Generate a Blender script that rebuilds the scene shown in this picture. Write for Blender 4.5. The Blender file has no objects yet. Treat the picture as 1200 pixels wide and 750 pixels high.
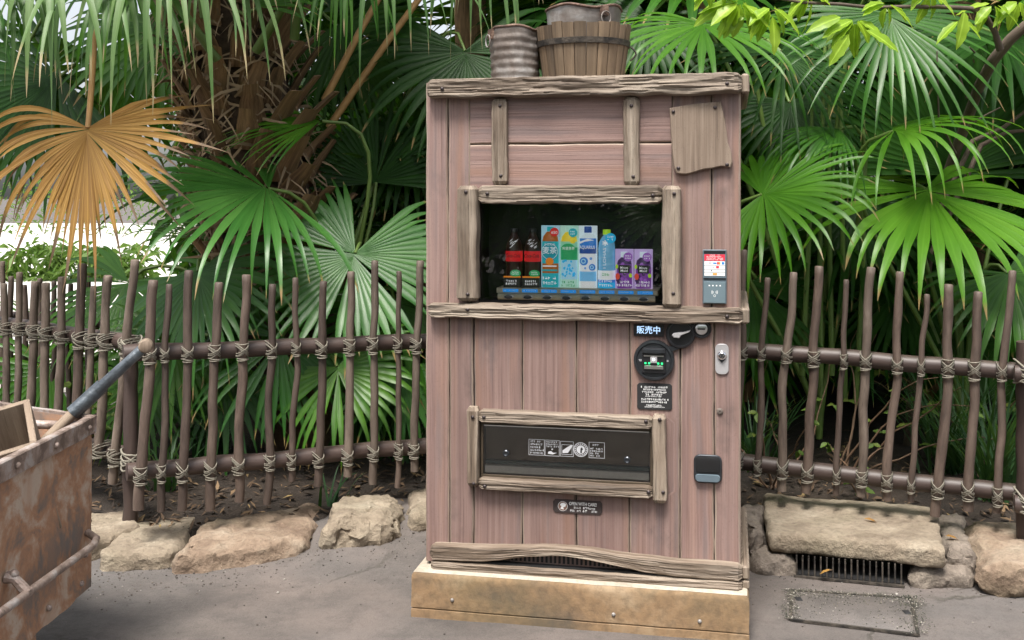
import bpy, math, random
from mathutils import Vector, Matrix, noise

# ------------------------------------------------------------------ camera, sky, sun, exposure
scn = bpy.context.scene
COL = scn.collection
CAM_H, FPX, HORIZON = 1.55, 1267.0, 230.0           # eye height, focal length in px (1200 wide), eye-level row
cam_data = bpy.data.cameras.new("camera")
cam_data.sensor_width = 36.0
cam_data.lens = FPX / 1200 * 36
cam_data.shift_y = -(375 - HORIZON) / 1200
cam_data.clip_start, cam_data.clip_end = 0.05, 2000
cam = bpy.data.objects.new("camera", cam_data)
cam.location = (0, 0, CAM_H)
cam.rotation_euler = (math.radians(90), 0, 0)
COL.objects.link(cam)
scn.camera = cam

SUN_EL, SUN_AZ = math.radians(65), math.radians(200)   # azimuth: clockwise from +Y
world = bpy.data.worlds.new("World")
scn.world = world
world.use_nodes = True
wn = world.node_tree
sky = wn.nodes.new("ShaderNodeTexSky")
sky.sky_type = 'NISHITA'
sky.sun_disc = False
sky.sun_elevation, sky.sun_rotation = SUN_EL, SUN_AZ
sky.air_density, sky.dust_density = 1.0, 4.0
bg = wn.nodes["Background"]
bg.inputs[1].default_value = 0.09
hsv_ = wn.nodes.new('ShaderNodeHueSaturation'); hsv_.inputs['Saturation'].default_value = .33     # thin cloud
wn.links.new(sky.outputs[0], hsv_.inputs['Color']); wn.links.new(hsv_.outputs[0], bg.inputs[0])

sun_data = bpy.data.lights.new("sun", 'SUN')
sun_data.energy, sun_data.angle, sun_data.color = 2.2, math.radians(17), (1, 0.95, 0.88)
sun = bpy.data.objects.new("sun", sun_data)
sd = Vector((math.sin(SUN_AZ) * math.cos(SUN_EL), math.cos(SUN_AZ) * math.cos(SUN_EL), math.sin(SUN_EL)))
sun.rotation_euler = sd.to_track_quat('Z', 'Y').to_euler()
sun.location = sd * 20
COL.objects.link(sun)

scn.view_settings.view_transform = 'Standard'
scn.view_settings.look = 'None'
scn.view_settings.gamma = 1
scn.view_settings.exposure = 1.55
scn.cycles.use_adaptive_sampling = True
scn.cycles.adaptive_threshold = 0.02
scn.cycles.max_bounces = 5
scn.cycles.diffuse_bounces = 2
scn.cycles.glossy_bounces = 2
scn.cycles.transparent_max_bounces = 12
scn.cycles.caustics_reflective = False
scn.cycles.caustics_refractive = False

# ------------------------------------------------------------------ measuring helpers
def ray(px, py): return Vector(((px - 600) / FPX, 1, -(py - HORIZON) / FPX))
def at(px, py, Z): return ray(px, py) * Z + Vector((0, 0, CAM_H))
def on_level(px, py, z):
    r = ray(px, py); return r * ((z - CAM_H) / r.z) + Vector((0, 0, CAM_H))
TH = math.radians(11.5)
M0 = Vector((83 / FPX * 3.96, 3.96, 0.168))
MROT = Matrix.Rotation(-TH, 3, 'Z')
def ml(px, py, off=0.014):
    """a point of the machine's front (off metres proud of the carcass) in the machine's own frame"""
    r = MROT.transposed() @ ray(px, py)
    o = MROT.transposed() @ (Vector((0, 0, CAM_H)) - M0)
    p = o + r * ((-off - o.y) / r.y)
    return p.x, p.z
PX = 1 / 320.0                                         # metres per pixel on the machine front
def N(x, y=0, z=0): return noise.noise(Vector((x, y, z)))

# ------------------------------------------------------------------ mesh builder
class MB:
    def __init__(s): s.v, s.f, s.uv, s.mi = [], [], [], []
    def face(s, idx, uv=None, mi=0):
        s.f.append(idx); s.uv.append(uv or [(0, 0)] * len(idx)); s.mi.append(mi)
    def quad(s, a, b, c, d, mi=0, uv=None):
        i = len(s.v); s.v += [a, b, c, d]
        s.face((i, i + 1, i + 2, i + 3), uv or [(0, 0), (1, 0), (1, 1), (0, 1)], mi)
    def loft(s, rings, closed=True, cap=True, mi=0, mis=None, uscale=1.0, uref=None):
        base = len(s.v); n = len(rings[0])
        for r in rings: s.v += [tuple(p) for p in r]
        us = [0.0]
        for k in range(n): us.append(us[-1] + (Vector(rings[len(rings)//2 if uref is None else uref][(k + 1) % n]) - Vector(rings[len(rings)//2 if uref is None else uref][k])).length)
        vs = [0.0]
        for j in range(1, len(rings)):
            a = sum((Vector(p) for p in rings[j - 1]), Vector()) / n; b = sum((Vector(p) for p in rings[j]), Vector()) / n
            vs.append(vs[-1] + (b - a).length)
        for j in range(len(rings) - 1):
            for k in range(n if closed else n - 1):
                k2 = (k + 1) % n
                s.face((base + j*n + k, base + j*n + k2, base + (j+1)*n + k2, base + (j+1)*n + k),
                       [(us[k]*uscale, vs[j]), (us[k+1]*uscale, vs[j]), (us[k+1]*uscale, vs[j+1]), (us[k]*uscale, vs[j+1])],
                       mis[k] if mis else mi)
        if cap:
            for j, rev in ((0, True), (len(rings) - 1, False)):
                idx = [base + j*n + k for k in range(n)]
                c = sum((Vector(p) for p in rings[j]), Vector()) / n
                uv = [((Vector(rings[j][k]) - c).x + .3, (Vector(rings[j][k]) - c).y*.5 + (Vector(rings[j][k]) - c).z) for k in range(n)]
                if rev: idx.reverse(); uv.reverse()
                s.face(tuple(idx), uv, mi)
    def box(s, x0, x1, y0, y1, z0, z1, b=0.0, mi=0):
        if b <= 0:
            r = lambda z: [(x0, y0, z), (x1, y0, z), (x1, y1, z), (x0, y1, z)]
            s.loft([r(z0), r(z1)], mi=mi); return
        def r(z, i):
            a0, a1, c0, c1 = x0 + i, x1 - i, y0 + i, y1 - i
            q = b * .8
            return [(a0 + q, c0, z), (a1 - q, c0, z), (a1, c0 + q, z), (a1, c1 - q, z), (a1 - q, c1, z), (a0 + q, c1, z), (a0, c1 - q, z), (a0, c0 + q, z)]
        s.loft([r(z0, b), r(z0 + b, 0), r(z1 - b, 0), r(z1, b)], mi=mi)
    def tube(s, pts, r, n=6, closed=False, mi=0, cap=True):
        pts = [Vector(p) for p in pts]; m = len(pts)
        rr = r if isinstance(r, (list, tuple)) else [r] * m
        rings = []; up = Vector((0.123, 0.31, 0.94)).normalized()
        for i, p in enumerate(pts):
            if closed: t = pts[(i + 1) % m] - pts[i - 1]
            else: t = pts[min(i + 1, m - 1)] - pts[max(i - 1, 0)]
            t = t.normalized() if t.length > 1e-9 else Vector((0, 0, 1))
            a = up - t * up.dot(t)
            if a.length < 1e-3: a = t.orthogonal()
            a.normalize(); c = t.cross(a); up = a
            rings.append([p + (a * math.cos(2*math.pi*k/n) + c * math.sin(2*math.pi*k/n)) * rr[i] for k in range(n)])
        if closed: rings.append(rings[0])
        s.loft(rings, cap=cap and not closed, mi=mi)
    def lathe(s, prof, n=24, c=(0, 0, 0), mi=0, cap=True, axis='Z'):
        rings = []
        for r, h in prof:
            ring = []
            for k in range(n):
                a = 2*math.pi*k/n
                if axis == 'Z': ring.append((c[0] + r*math.cos(a), c[1] + r*math.sin(a), c[2] + h))
                else: ring.append((c[0] + r*math.cos(a), c[1] - h, c[2] + r*math.sin(a)))   # towards -Y
            rings.append(ring)
        s.loft(rings, cap=cap, mi=mi)
    def prism(s, poly, y0, y1, mi=0, b=0.0):                      # polygon in XZ, front at y0 (towards -Y), back at y1
        cx = sum(p[0] for p in poly) / len(poly); cz = sum(p[1] for p in poly) / len(poly)
        ins = lambda p: (p[0] + (cx - p[0]) * min(1, b / max(1e-6, math.hypot(cx - p[0], cz - p[1]))), p[1] + (cz - p[1]) * min(1, b / max(1e-6, math.hypot(cx - p[0], cz - p[1]))))
        rings = [[(p[0], y1, p[1]) for p in poly], [(p[0], y0 + b, p[1]) for p in poly]]
        if b > 0: rings.append([(ins(p)[0], y0, ins(p)[1]) for p in poly])
        s.loft(rings, mi=mi)
    def mesh(s, name, mats, smooth=40):
        me = bpy.data.meshes.new(name)
        me.from_pydata([tuple(v) for v in s.v], [], s.f)
        for m in (mats if isinstance(mats, (list, tuple)) else [mats]): me.materials.append(m)
        ul = me.uv_layers.new(name="UVMap")
        flat = [c for f in s.uv for p in f for c in p]
        ul.data.foreach_set("uv", flat)
        me.polygons.foreach_set("material_index", s.mi)
        if smooth:
            me.polygons.foreach_set("use_smooth", [True] * len(s.f))
            if smooth < 180: me.set_sharp_from_angle(angle=math.radians(smooth))
        me.update()
        return me
    def build(s, name, mats, parent=None, smooth=40, loc=None, rot=None):
        return link(name, s.mesh(name, mats, smooth), parent, loc, rot)

def link(name, me, parent=None, loc=None, rot=None):
    o = bpy.data.objects.new(name, me); COL.objects.link(o)
    if parent: o.parent = parent
    if loc is not None: o.location = loc
    if rot is not None: o.rotation_euler = rot
    return o
def thing(name, label, cat, loc=(0, 0, 0), rz=0, group=None):
    o = bpy.data.objects.new(name, None); COL.objects.link(o); o.empty_display_size = .1
    o.location = loc; o.rotation_euler = (0, 0, rz)
    return tag(o, label, cat, group)
def tag(o, label, cat, group=None):
    o["label"] = label; o["category"] = cat
    if group: o["group"] = group
    return o
def structure(o, label=None):
    o["kind"] = "structure"
    if label: o["label"] = label
    return o

# ------------------------------------------------------------------ materials
class NT:
    def __init__(s, name):
        s.m = bpy.data.materials.new(name); s.m.use_nodes = True
        s.t = s.m.node_tree; s.n = s.t.nodes; s.b = s.n["Principled BSDF"]; s.out = s.n["Material Output"]
    def new(s, typ, **kw):
        nd = s.n.new("ShaderNode" + typ)
        for k, v in kw.items(): setattr(nd, k, v)
        return nd
    def l(s, a, b): s.t.links.new(a, b)
    def coord(s, kind="UV", scale=(1, 1, 1), rnd=True):
        tc = s.new("TexCoord"); mp = s.new("Mapping"); mp.inputs["Scale"].default_value = scale
        s.l(tc.outputs[kind], mp.inputs[0])
        if rnd:
            oi = s.new("ObjectInfo"); ml_ = s.new("Math", operation='MULTIPLY'); ml_.inputs[1].default_value = 37.0
            cb = s.new("CombineXYZ"); s.l(oi.outputs["Random"], ml_.inputs[0])
            for k in range(3): s.l(ml_.outputs[0], cb.inputs[k])
            s.l(cb.outputs[0], mp.inputs["Location"])
        return mp.outputs[0]
    def noise(s, co, scale, detail=4, rough=.55, dist=0):
        nd = s.new("TexNoise"); nd.inputs["Scale"].default_value = scale; nd.inputs["Detail"].default_value = detail
        nd.inputs["Roughness"].default_value = rough; nd.inputs["Distortion"].default_value = dist
        s.l(co, nd.inputs["Vector"]); return nd.outputs["Fac"]
    def ramp(s, fac, stops):
        nd = s.new("ValToRGB"); e = nd.color_ramp.elements
        while len(e) < len(stops): e.new(.5)
        for q, (p, c) in zip(e, stops):
            q.position = p; q.color = (*c, 1) if len(c) == 3 else c
        s.l(fac, nd.inputs[0]); return nd.outputs[0]
    def mix(s, fac, a, b, mode='MIX'):
        nd = s.new("Mix", data_type='RGBA', blend_type=mode)
        if isinstance(fac, (int, float)): nd.inputs[0].default_value = fac
        else: s.l(fac, nd.inputs[0])
        for i, c in ((6, a), (7, b)):
            if isinstance(c, (tuple, list)): nd.inputs[i].default_value = (*c, 1)
            else: s.l(c, nd.inputs[i])
        return nd.outputs[2]
    def math(s, op, a, b=None):
        nd = s.new("Math", operation=op)
        for i, c in ((0, a), (1, b)):
            if c is None: continue
            if isinstance(c, (int, float)): nd.inputs[i].default_value = c
            else: s.l(c, nd.inputs[i])
        return nd.outputs[0]
    def bump(s, h, strength=.3, dist=.01):
        nd = s.new("Bump"); nd.inputs["Strength"].default_value = strength; nd.inputs["Distance"].default_value = dist
        s.l(h, nd.inputs["Height"]); s.l(nd.outputs[0], s.b.inputs["Normal"]); return nd
    def base(s, c, rough=.6, metal=0, spec=None):
        if isinstance(c, tuple): s.b.inputs["Base Color"].default_value = (*c, 1)
        else: s.l(c, s.b.inputs["Base Color"])
        if isinstance(rough, (int, float)): s.b.inputs["Roughness"].default_value = rough
        else: s.l(rough, s.b.inputs["Roughness"])
        s.b.inputs["Metallic"].default_value = metal
        if spec is not None: s.b.inputs["Specular IOR Level"].default_value = spec
        return s.m

def plain(name, c, rough=.5, metal=0, var=.15, scale=30, spec=None):
    t = NT(name); co = t.coord("Object")
    f = t.noise(co, scale, 5)
    col = t.ramp(f, [(.25, tuple(x * (1 - var) for x in c)), (.75, tuple(min(1, x * (1 + var)) for x in c))])
    return t.base(col, rough, metal, spec)

def wood(name, dark, mid, light, gu=70, gv=2.2, rough=.75, line=.6, blotch=.5, bump=.25, dist=.004, stain=None, vr=(.82, 1.14), tints=None):
    t = NT(name)
    g = t.noise(t.coord("UV", (gu, gv, 1)), 1, 5, .6, .4)
    fine = t.noise(t.coord("UV", (gu * 4.2, gv * 2.4, 1)), 1, 4, .7)
    big = t.noise(t.coord("UV", (5, 2.2, 1)), 1, 4)
    c = t.ramp(g, [(.28, dark), (.5, mid), (.74, light)])
    c = t.mix(t.math('MULTIPLY', t.ramp(fine, [(.56, (0, 0, 0)), (.68, (1, 1, 1))]), line), c, tuple(x * .55 for x in dark))
    c = t.mix(t.math('MULTIPLY', t.ramp(big, [(.42, (0, 0, 0)), (.7, (1, 1, 1))]), blotch), c, light)
    if stain:
        st = t.noise(t.coord("UV", (4, 2.6, 1)), 1.3, 5, .6)
        c = t.mix(t.math('MULTIPLY', t.ramp(st, [(.58, (0, 0, 0)), (.72, (1, 1, 1))]), .6), c, stain)
    if tints:
        for q, tc_ in enumerate(tints):
            tn = t.noise(t.coord("UV", (14, .8, 1)), 1.1 + .7 * q, 3, .5)
            c = t.mix(t.math('MULTIPLY', t.ramp(tn, [(.50 + .03 * q, (0, 0, 0)), (.66, (1, 1, 1))]), .55), c, tc_)
    grit = t.noise(t.coord("UV", (260, 120, 1)), 1, 2, .8)
    c = t.mix(t.math('MULTIPLY', t.ramp(grit, [(.60, (0, 0, 0)), (.72, (1, 1, 1))]), .35), c, tuple(x * .5 for x in dark))
    hsv = t.new("HueSaturation"); oi = t.new("ObjectInfo")
    mr = t.new("MapRange"); mr.inputs[3].default_value = vr[0]; mr.inputs[4].default_value = vr[1]
    t.l(oi.outputs["Random"], mr.inputs[0]); t.l(mr.outputs[0], hsv.inputs["Value"]); t.l(c, hsv.inputs["Color"])
    t.bump(t.math('ADD', t.math('MULTIPLY', g, .6), t.math('MULTIPLY', fine, -.5)), bump, dist)
    return t.base(hsv.outputs[0], rough)

M = {}
M['plank'] = wood('painted_plank', (.140, .085, .074), (.225, .144, .126), (.305, .212, .184), gu=80, gv=.8, rough=.72, line=.8, blotch=.30, tints=((.25, .140, .098), (.150, .118, .116)), bump=.5, dist=.005, stain=(.075, .058, .052), vr=(.86, 1.10))
M['plank_edge'] = wood('worn_plank_edge', (.17, .115, .092), (.27, .20, .16), (.40, .325, .26), rough=.8, gu=20, gv=4)
M['rough_wood'] = wood('weathered_board', (.055, .038, .026), (.155, .114, .082), (.37, .31, .245), gu=46, gv=1.7, rough=.72, line=.85, blotch=.5, bump=.6, dist=.006)
M['patch_wood'] = wood('weathered_patch', (.09, .062, .043), (.165, .122, .09), (.245, .19, .145), gu=60, gv=1.4, rough=.75, line=.5, bump=.4)
M['tub_wood'] = wood('tub_stave', (.05, .034, .022), (.135, .092, .055), (.235, .17, .11), gu=60, gv=2.5, rough=.7, vr=(.65, 1.3))
M['picket'] = wood('picket_wood', (.036, .024, .018), (.072, .049, .038), (.130, .095, .074), gu=28, gv=6, rough=.62, line=.5, blotch=.4, bump=.5, vr=(.7, 1.25))
M['picket_grey'] = wood('grey_picket_wood', (.065, .046, .036), (.118, .088, .068), (.195, .152, .120), gu=28, gv=6, rough=.68, line=.5, blotch=.45, bump=.5, vr=(.75, 1.2))
M['rail'] = wood('rail_wood', (.036, .023, .020), (.060, .040, .034), (.095, .066, .056), gu=25, gv=3, rough=.5, line=.3, blotch=.25, bump=.25)
M['crate_wood'] = wood('crate_wood', (.10, .07, .047), (.19, .14, .10), (.29, .225, .165), gu=50, gv=2.5)
M['rope'] = plain('rope', (.20, .182, .145), .85, var=.35, scale=150)
M['nail'] = plain('nail_head', (.045, .035, .035), .45, .6, .3, 100)
M['carcass'] = plain('carcass_dark', (.035, .024, .022), .8)
M['black_plastic'] = plain('black_plastic', (.014, .014, .016), .32, spec=.4)
M['matt_black'] = plain('matt_black', (.012, .012, .013), .7)
M['grey_plastic'] = plain('grey_blue_plastic', (.10, .135, .16), .4, var=.05)
M['dark_metal'] = plain('dark_metal_bezel', (.05, .055, .062), .3, .7, .2, 40)
M['steel'] = plain('brushed_steel', (.55, .55, .55), .28, 1, .1, 60)
M['chrome'] = plain('chrome', (.75, .75, .76), .1, 1, .03)
M['pale_metal'] = plain('pale_metal', (.50, .49, .50), .4, .5, .08, 60)
M['brown_metal'] = plain('brown_frame_metal', (.075, .056, .038), .45, .3, .2, 30)
M['olive'] = plain('olive_shelf', (.50, .46, .35), .5, var=.1)
M['white_print'] = plain('white_print', (.78, .78, .78), .6, var=.02)
M['grey_print'] = plain('pale_print', (.50, .50, .52), .6, var=.02)
M['blue_print'] = plain('blue_print', (.02, .22, .62), .5, var=.02)
M['tag_blue'] = plain('brightened_tag_blue', (.02, .25, .70), .5, var=.02); M['tag_blue'].node_tree.nodes['Principled BSDF'].inputs['Emission Color'].default_value = (.02, .25, .7, 1); M['tag_blue'].node_tree.nodes['Principled BSDF'].inputs['Emission Strength'].default_value = .2  # emission added to brighten the price tags, which are no lamps

def glow(name, c, s):
    t = NT(name); t.b.inputs["Emission Color"].default_value = (*c, 1); t.b.inputs["Emission Strength"].default_value = s
    return t.base(tuple(x * .3 for x in c), .5)
M['lit_text'] = glow('lit_lettering', (.45, .66, .95), .55)
M['green_led'] = glow('green_led', (.03, .9, .25), .7)

def glass(name, tint=(1, 1, 1), rough=.0):
    t = NT(name); t.n.remove(t.b)
    tr = t.new("BsdfTransparent"); tr.inputs[0].default_value = (*tint, 1)
    gl = t.new("BsdfGlossy"); gl.inputs["Roughness"].default_value = rough
    fr = t.new("Fresnel"); fr.inputs[0].default_value = 1.5
    mx = t.new("MixShader"); t.l(fr.outputs[0], mx.inputs[0]); t.l(tr.outputs[0], mx.inputs[1]); t.l(gl.outputs[0], mx.inputs[2])
    t.l(mx.outputs[0], t.out.inputs[0]); return t.m
M['glass'] = glass('window_glass', (.985, .99, .985), .0)
M['smoke_glass'] = glass('smoked_flap', (.90, .90, .88), .02)
M['clear_plastic'] = glass('clear_plastic', (.93, .95, .97), .05)

def rust(name, a, b, c, rough=.75, metal=.2, scale=9, streak=True):
    t = NT(name); co = t.coord("Object", rnd=False)
    f1 = t.noise(co, scale, 8, .65, .3); f2 = t.noise(co, scale * 5, 5, .6)
    f3 = t.noise(t.coord("Object", (9, 9, 1.2), False), 1.2, 5, .6)
    col = t.ramp(f1, [(.42, a), (.51, b), (.60, c)])
    col = t.mix(t.math('MULTIPLY', t.ramp(f3, [(.45, (0, 0, 0)), (.62, (1, 1, 1))]), .38 if streak else 0), col, b)
    col = t.mix(t.math('MULTIPLY', f2, .35), col, a)
    t.bump(t.math('ADD', f2, f1), .5, .006)
    return t.base(col, rough, metal)
M['rust'] = rust('rusty_steel', (.18, .15, .132), (.42, .22, .12), (.55, .44, .35), scale=6)
M['rust_edge'] = rust('worn_steel_edge', (.16, .12, .10), (.34, .26, .22), (.46, .42, .40), .6, .3, 14)
M['zinc'] = rust('old_zinc', (.13, .105, .09), (.21, .19, .175), (.32, .31, .30), .58, .2, 7)
M['rust_rim'] = rust('rusty_rim', (.07, .045, .035), (.16, .095, .07), (.24, .16, .12), .7, .3, 20)
M['blue_steel'] = rust('blue_grey_steel', (.07, .08, .09), (.12, .14, .16), (.20, .22, .24), .42, .6, 9)
M['iron'] = rust('old_iron', (.03, .028, .026), (.07, .06, .05), (.13, .11, .09), .6, .5, 20)

def stone_mat(name, a, b, c, moss=.3, scale=5, bump=.85):
    t = NT(name); co = t.coord("Object")
    f1 = t.noise(co, scale, 8, .65, .2); f2 = t.noise(co, scale * 9, 6, .7); f3 = t.noise(co, scale * .6, 4)
    col = t.ramp(f1, [(.3, a), (.5, b), (.7, c)])
    col = t.mix(t.math('MULTIPLY', t.ramp(f2, [(.35, (1, 1, 1)), (.55, (0, 0, 0))]), .35), col, tuple(x * .45 for x in a))
    col = t.mix(t.math('MULTIPLY', t.ramp(f3, [(.5, (0, 0, 0)), (.7, (1, 1, 1))]), moss), col, (.10, .10, .05))
    t.bump(t.math('ADD', f2, t.math('MULTIPLY', f1, 1.5)), bump, .02)
    return t.base(col, .9)
M['sandstone'] = stone_mat('sandstone', (.17, .130, .092), (.30, .245, .180), (.42, .360, .275))
M['redstone'] = stone_mat('reddish_stone', (.16, .105, .073), (.28, .205, .145), (.40, .330, .250))
M['greystone'] = stone_mat('grey_stone', (.13, .105, .085), (.23, .19, .155), (.34, .285, .235), .15, 8)
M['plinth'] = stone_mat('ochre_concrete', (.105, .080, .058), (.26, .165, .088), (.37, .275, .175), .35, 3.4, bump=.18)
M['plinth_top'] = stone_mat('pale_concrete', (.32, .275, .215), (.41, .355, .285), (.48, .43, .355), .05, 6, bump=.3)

# ------------------------------------------------------------------ lettering helpers
def text(body, size, mat, parent, x, y, z, align='CENTER', shear=0, width=None, rz=0, name='lettering', bold=0):
    cu = bpy.data.curves.new("lettering", 'FONT'); cu.body = body; cu.size = size; cu.align_x = align; cu.align_y = 'CENTER'
    cu.shear = shear; cu.resolution_u = 3; cu.offset = bold
    tmp = bpy.data.objects.new("lettering_source", cu); COL.objects.link(tmp)
    bpy.context.view_layer.update()
    me = bpy.data.meshes.new_from_object(tmp.evaluated_get(bpy.context.evaluated_depsgraph_get()))
    COL.objects.unlink(tmp); bpy.data.objects.remove(tmp)
    me.materials.clear(); me.materials.append(mat)
    o = link(name, me, parent, (x, y, z), (math.radians(90), rz, 0))
    if width:
        xs = [v.co.x for v in me.vertices]; w = max(xs) - min(xs)
        o.scale.x = width / max(w, 1e-6)
    return o
def small_print(mb, x0, x1, z, h, y, seed, frac=.8):
    """a row of tiny unreadable characters as little strokes"""
    rnd = random.Random(seed); x = x0
    while x < x1 - h * .5:
        w = h * rnd.uniform(.55, .95)
        if rnd.random() < .9:
            for _ in range(3):
                if rnd.random() < .5:
                    zz = z + rnd.uniform(-.45, .35) * h; mb.quad((x, y, zz), (x + w, y, zz), (x + w, y, zz + h * .16), (x, y, zz + h * .16))
                else:
                    xx = x + rnd.uniform(0, .8) * w; mb.quad((xx, y, z - h * .45), (xx + h * .16, y, z - h * .45), (xx + h * .16, y, z + h * .45), (xx, y, z + h * .45))
        x += w + h * .16

# ------------------------------------------------------------------ ground
def sstep(a, b, x):
    t = max(0, min(1, (x - a) / (b - a))); return t * t * (3 - 2 * t)
def ground_h(x, y):
    if y > 6 or y < 1.5: return 0.0
    h = .085 * sstep(4.25, 5.0, y) * sstep(-1.25, -.7, x) * (1 - sstep(-.25, .1, x)) * (1 - sstep(5.2, 5.8, y))
    h += (.006 * N(x * 1.7, y * 1.7, 3) + .004 * N(x * 6, y * 6, 8)) * sstep(1.5, 2.2, y) * (1 - sstep(5.2, 6, y))
    return h
def axis(lo, hi, step, far):
    a = []; x = lo
    while x < hi + 1e-6: a.append(x); x += step
    return [-f for f in reversed(far) if -f < lo] + a + [f for f in far if f > hi]
t = NT('paving_concrete')
co = t.coord("Object", rnd=False)
f1 = t.noise(co, 1.3, 6, .6, .3); f2 = t.noise(co, 9, 8, .7); f3 = t.noise(co, 60, 4, .7); f4 = t.noise(co, .55, 3)
col = t.ramp(f1, [(.36, (.072, .063, .058)), (.5, (.116, .098, .088)), (.64, (.162, .132, .117))])
col = t.mix(t.math('MULTIPLY', t.ramp(f4, [(.42, (0, 0, 0)), (.62, (1, 1, 1))]), .45), col, (.108, .111, .113))
col = t.mix(t.math('MULTIPLY', t.ramp(f2, [(.48, (0, 0, 0)), (.66, (1, 1, 1))]), .38), col, (.045, .040, .036))
col = t.mix(t.math('MULTIPLY', t.ramp(f3, [(.64, (0, 0, 0)), (.78, (1, 1, 1))]), .45), col, (.19, .17, .155))
f5 = t.noise(co, 210, 3, .8)
col = t.mix(t.math('MULTIPLY', t.ramp(f5, [(.36, (1, 1, 1)), (.47, (0, 0, 0))]), .55), col, (.030, .027, .025))
col = t.mix(t.math('MULTIPLY', t.ramp(f5, [(.60, (0, 0, 0)), (.70, (1, 1, 1))]), .5), col, (.20, .175, .16))
vo = t.new("TexVoronoi", feature='DISTANCE_TO_EDGE'); vo.inputs["Scale"].default_value = .8
wob = t.new("MixRGB"); wob.inputs[0].default_value = .22
nz = t.new("TexNoise"); nz.inputs["Scale"].default_value = 5; nz.inputs["Detail"].default_value = 6; t.l(co, nz.inputs["Vector"])
t.l(co, wob.inputs[1]); t.l(nz.outputs["Color"], wob.inputs[2]); t.l(wob.outputs[0], vo.inputs["Vector"])
crack = t.ramp(vo.outputs["Distance"], [(.002, (1, 1, 1)), (.007, (0, 0, 0))])
crack = t.math('MULTIPLY', crack, t.ramp(t.noise(co, 1.1, 2), [(.47, (0, 0, 0)), (.55, (1, 1, 1))]))
col = t.mix(t.math('MULTIPLY', crack, .75), col, (.05, .045, .035))
hh = t.math('SUBTRACT', t.math('ADD', t.math('MULTIPLY', f2, .9), t.math('ADD', t.math('MULTIPLY', f3, .35), t.math('MULTIPLY', f5, .12))), t.math('MULTIPLY', crack, .8))
t.bump(hh, .55, .014)
M['paving'] = t.base(col, t.ramp(f2, [(.3, (.62,)*3), (.7, (.92,)*3)]))
g = MB()
xs = axis(-3.2, 3.2, .08, [4, 6, 9, 14, 25, 60, 150, 600]); ys = axis(1.2, 6.0, .08, [8, 12, 18, 30, 70, 160, 600])
for y in ys:
    for x in xs: g.v.append((x, y, ground_h(x, y)))
nx = len(xs)
for j in range(len(ys) - 1):
    for i in range(nx - 1): g.face((j*nx + i, j*nx + i + 1, (j+1)*nx + i + 1, (j+1)*nx + i))
structure(g.build("ground", M['paving'], smooth=180), "grey brown weathered paving in front of the planting bed")

m = MB(); m.loft([[(-60, 8.5, z), (-3.3, 8.5, z), (-6, 60, z), (-60, 60, z)] for z in (.01, .05)])
M['pale_path'] = stone_mat('pale_path_concrete', (.50, .48, .44), (.60, .58, .54), (.68, .66, .62), 0, 2)
structure(m.build("path", M['pale_path']), "pale sunlit path far behind the left fence")
t = NT('dark_soil'); co = t.coord("Object", rnd=False)
f1 = t.noise(co, 6, 8, .7); f2 = t.noise(co, 45, 5, .7)
col = t.ramp(f1, [(.3, (.018, .013, .010)), (.6, (.045, .032, .023)), (.8, (.075, .055, .04))])
t.bump(t.math('ADD', f1, f2), .8, .03)
M['soil'] = t.base(col, .95)
KERB = [(-9, 4.9), (-2.2, 4.72), (-1.5, 4.72), (-1.0, 4.86), (-.6, 5.06), (-.2, 5.02), (.95, 4.9), (1.15, 4.86), (2.0, 4.62), (9, 4.3)]
def kerb_y(x):
    for (a, b), (c, d) in zip(KERB, KERB[1:]):
        if a <= x <= c: return b + (d - b) * (x - a) / (c - a)
    return 4.8
def soil_h(x, d):
    return .065 + .10 * sstep(0, 1.2, d) + .10 * sstep(1, 4, d) + .03 * N(x * 2.3, d * 2.3, 7) * sstep(0, .3, d)
g = MB(); sx = [-8.5 + .12 * i for i in range(143)]; sdp = [0, .06, .15, .25, .37, .5, .65, .8, 1, 1.25, 1.5, 1.8, 2.2, 2.7, 3.4, 4.5, 6]
g_i = {}
for j, d in enumerate(sdp):
    for i, x in enumerate(sx): g.v.append((x, kerb_y(x) + d, soil_h(x, d) if j else -.02))
for j in range(len(sdp) - 1):
    for i in range(len(sx) - 1):
        n_ = len(sx)
        if sx[i] < -2.6 and sdp[j] > 1.7: continue
        g.face((j*n_ + i, j*n_ + i + 1, (j+1)*n_ + i + 1, (j+1)*n_ + i))
structure(g.build("soil_bed", M['soil'], smooth=180), "dark soil of the planting bed behind the kerb stones")

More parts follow.
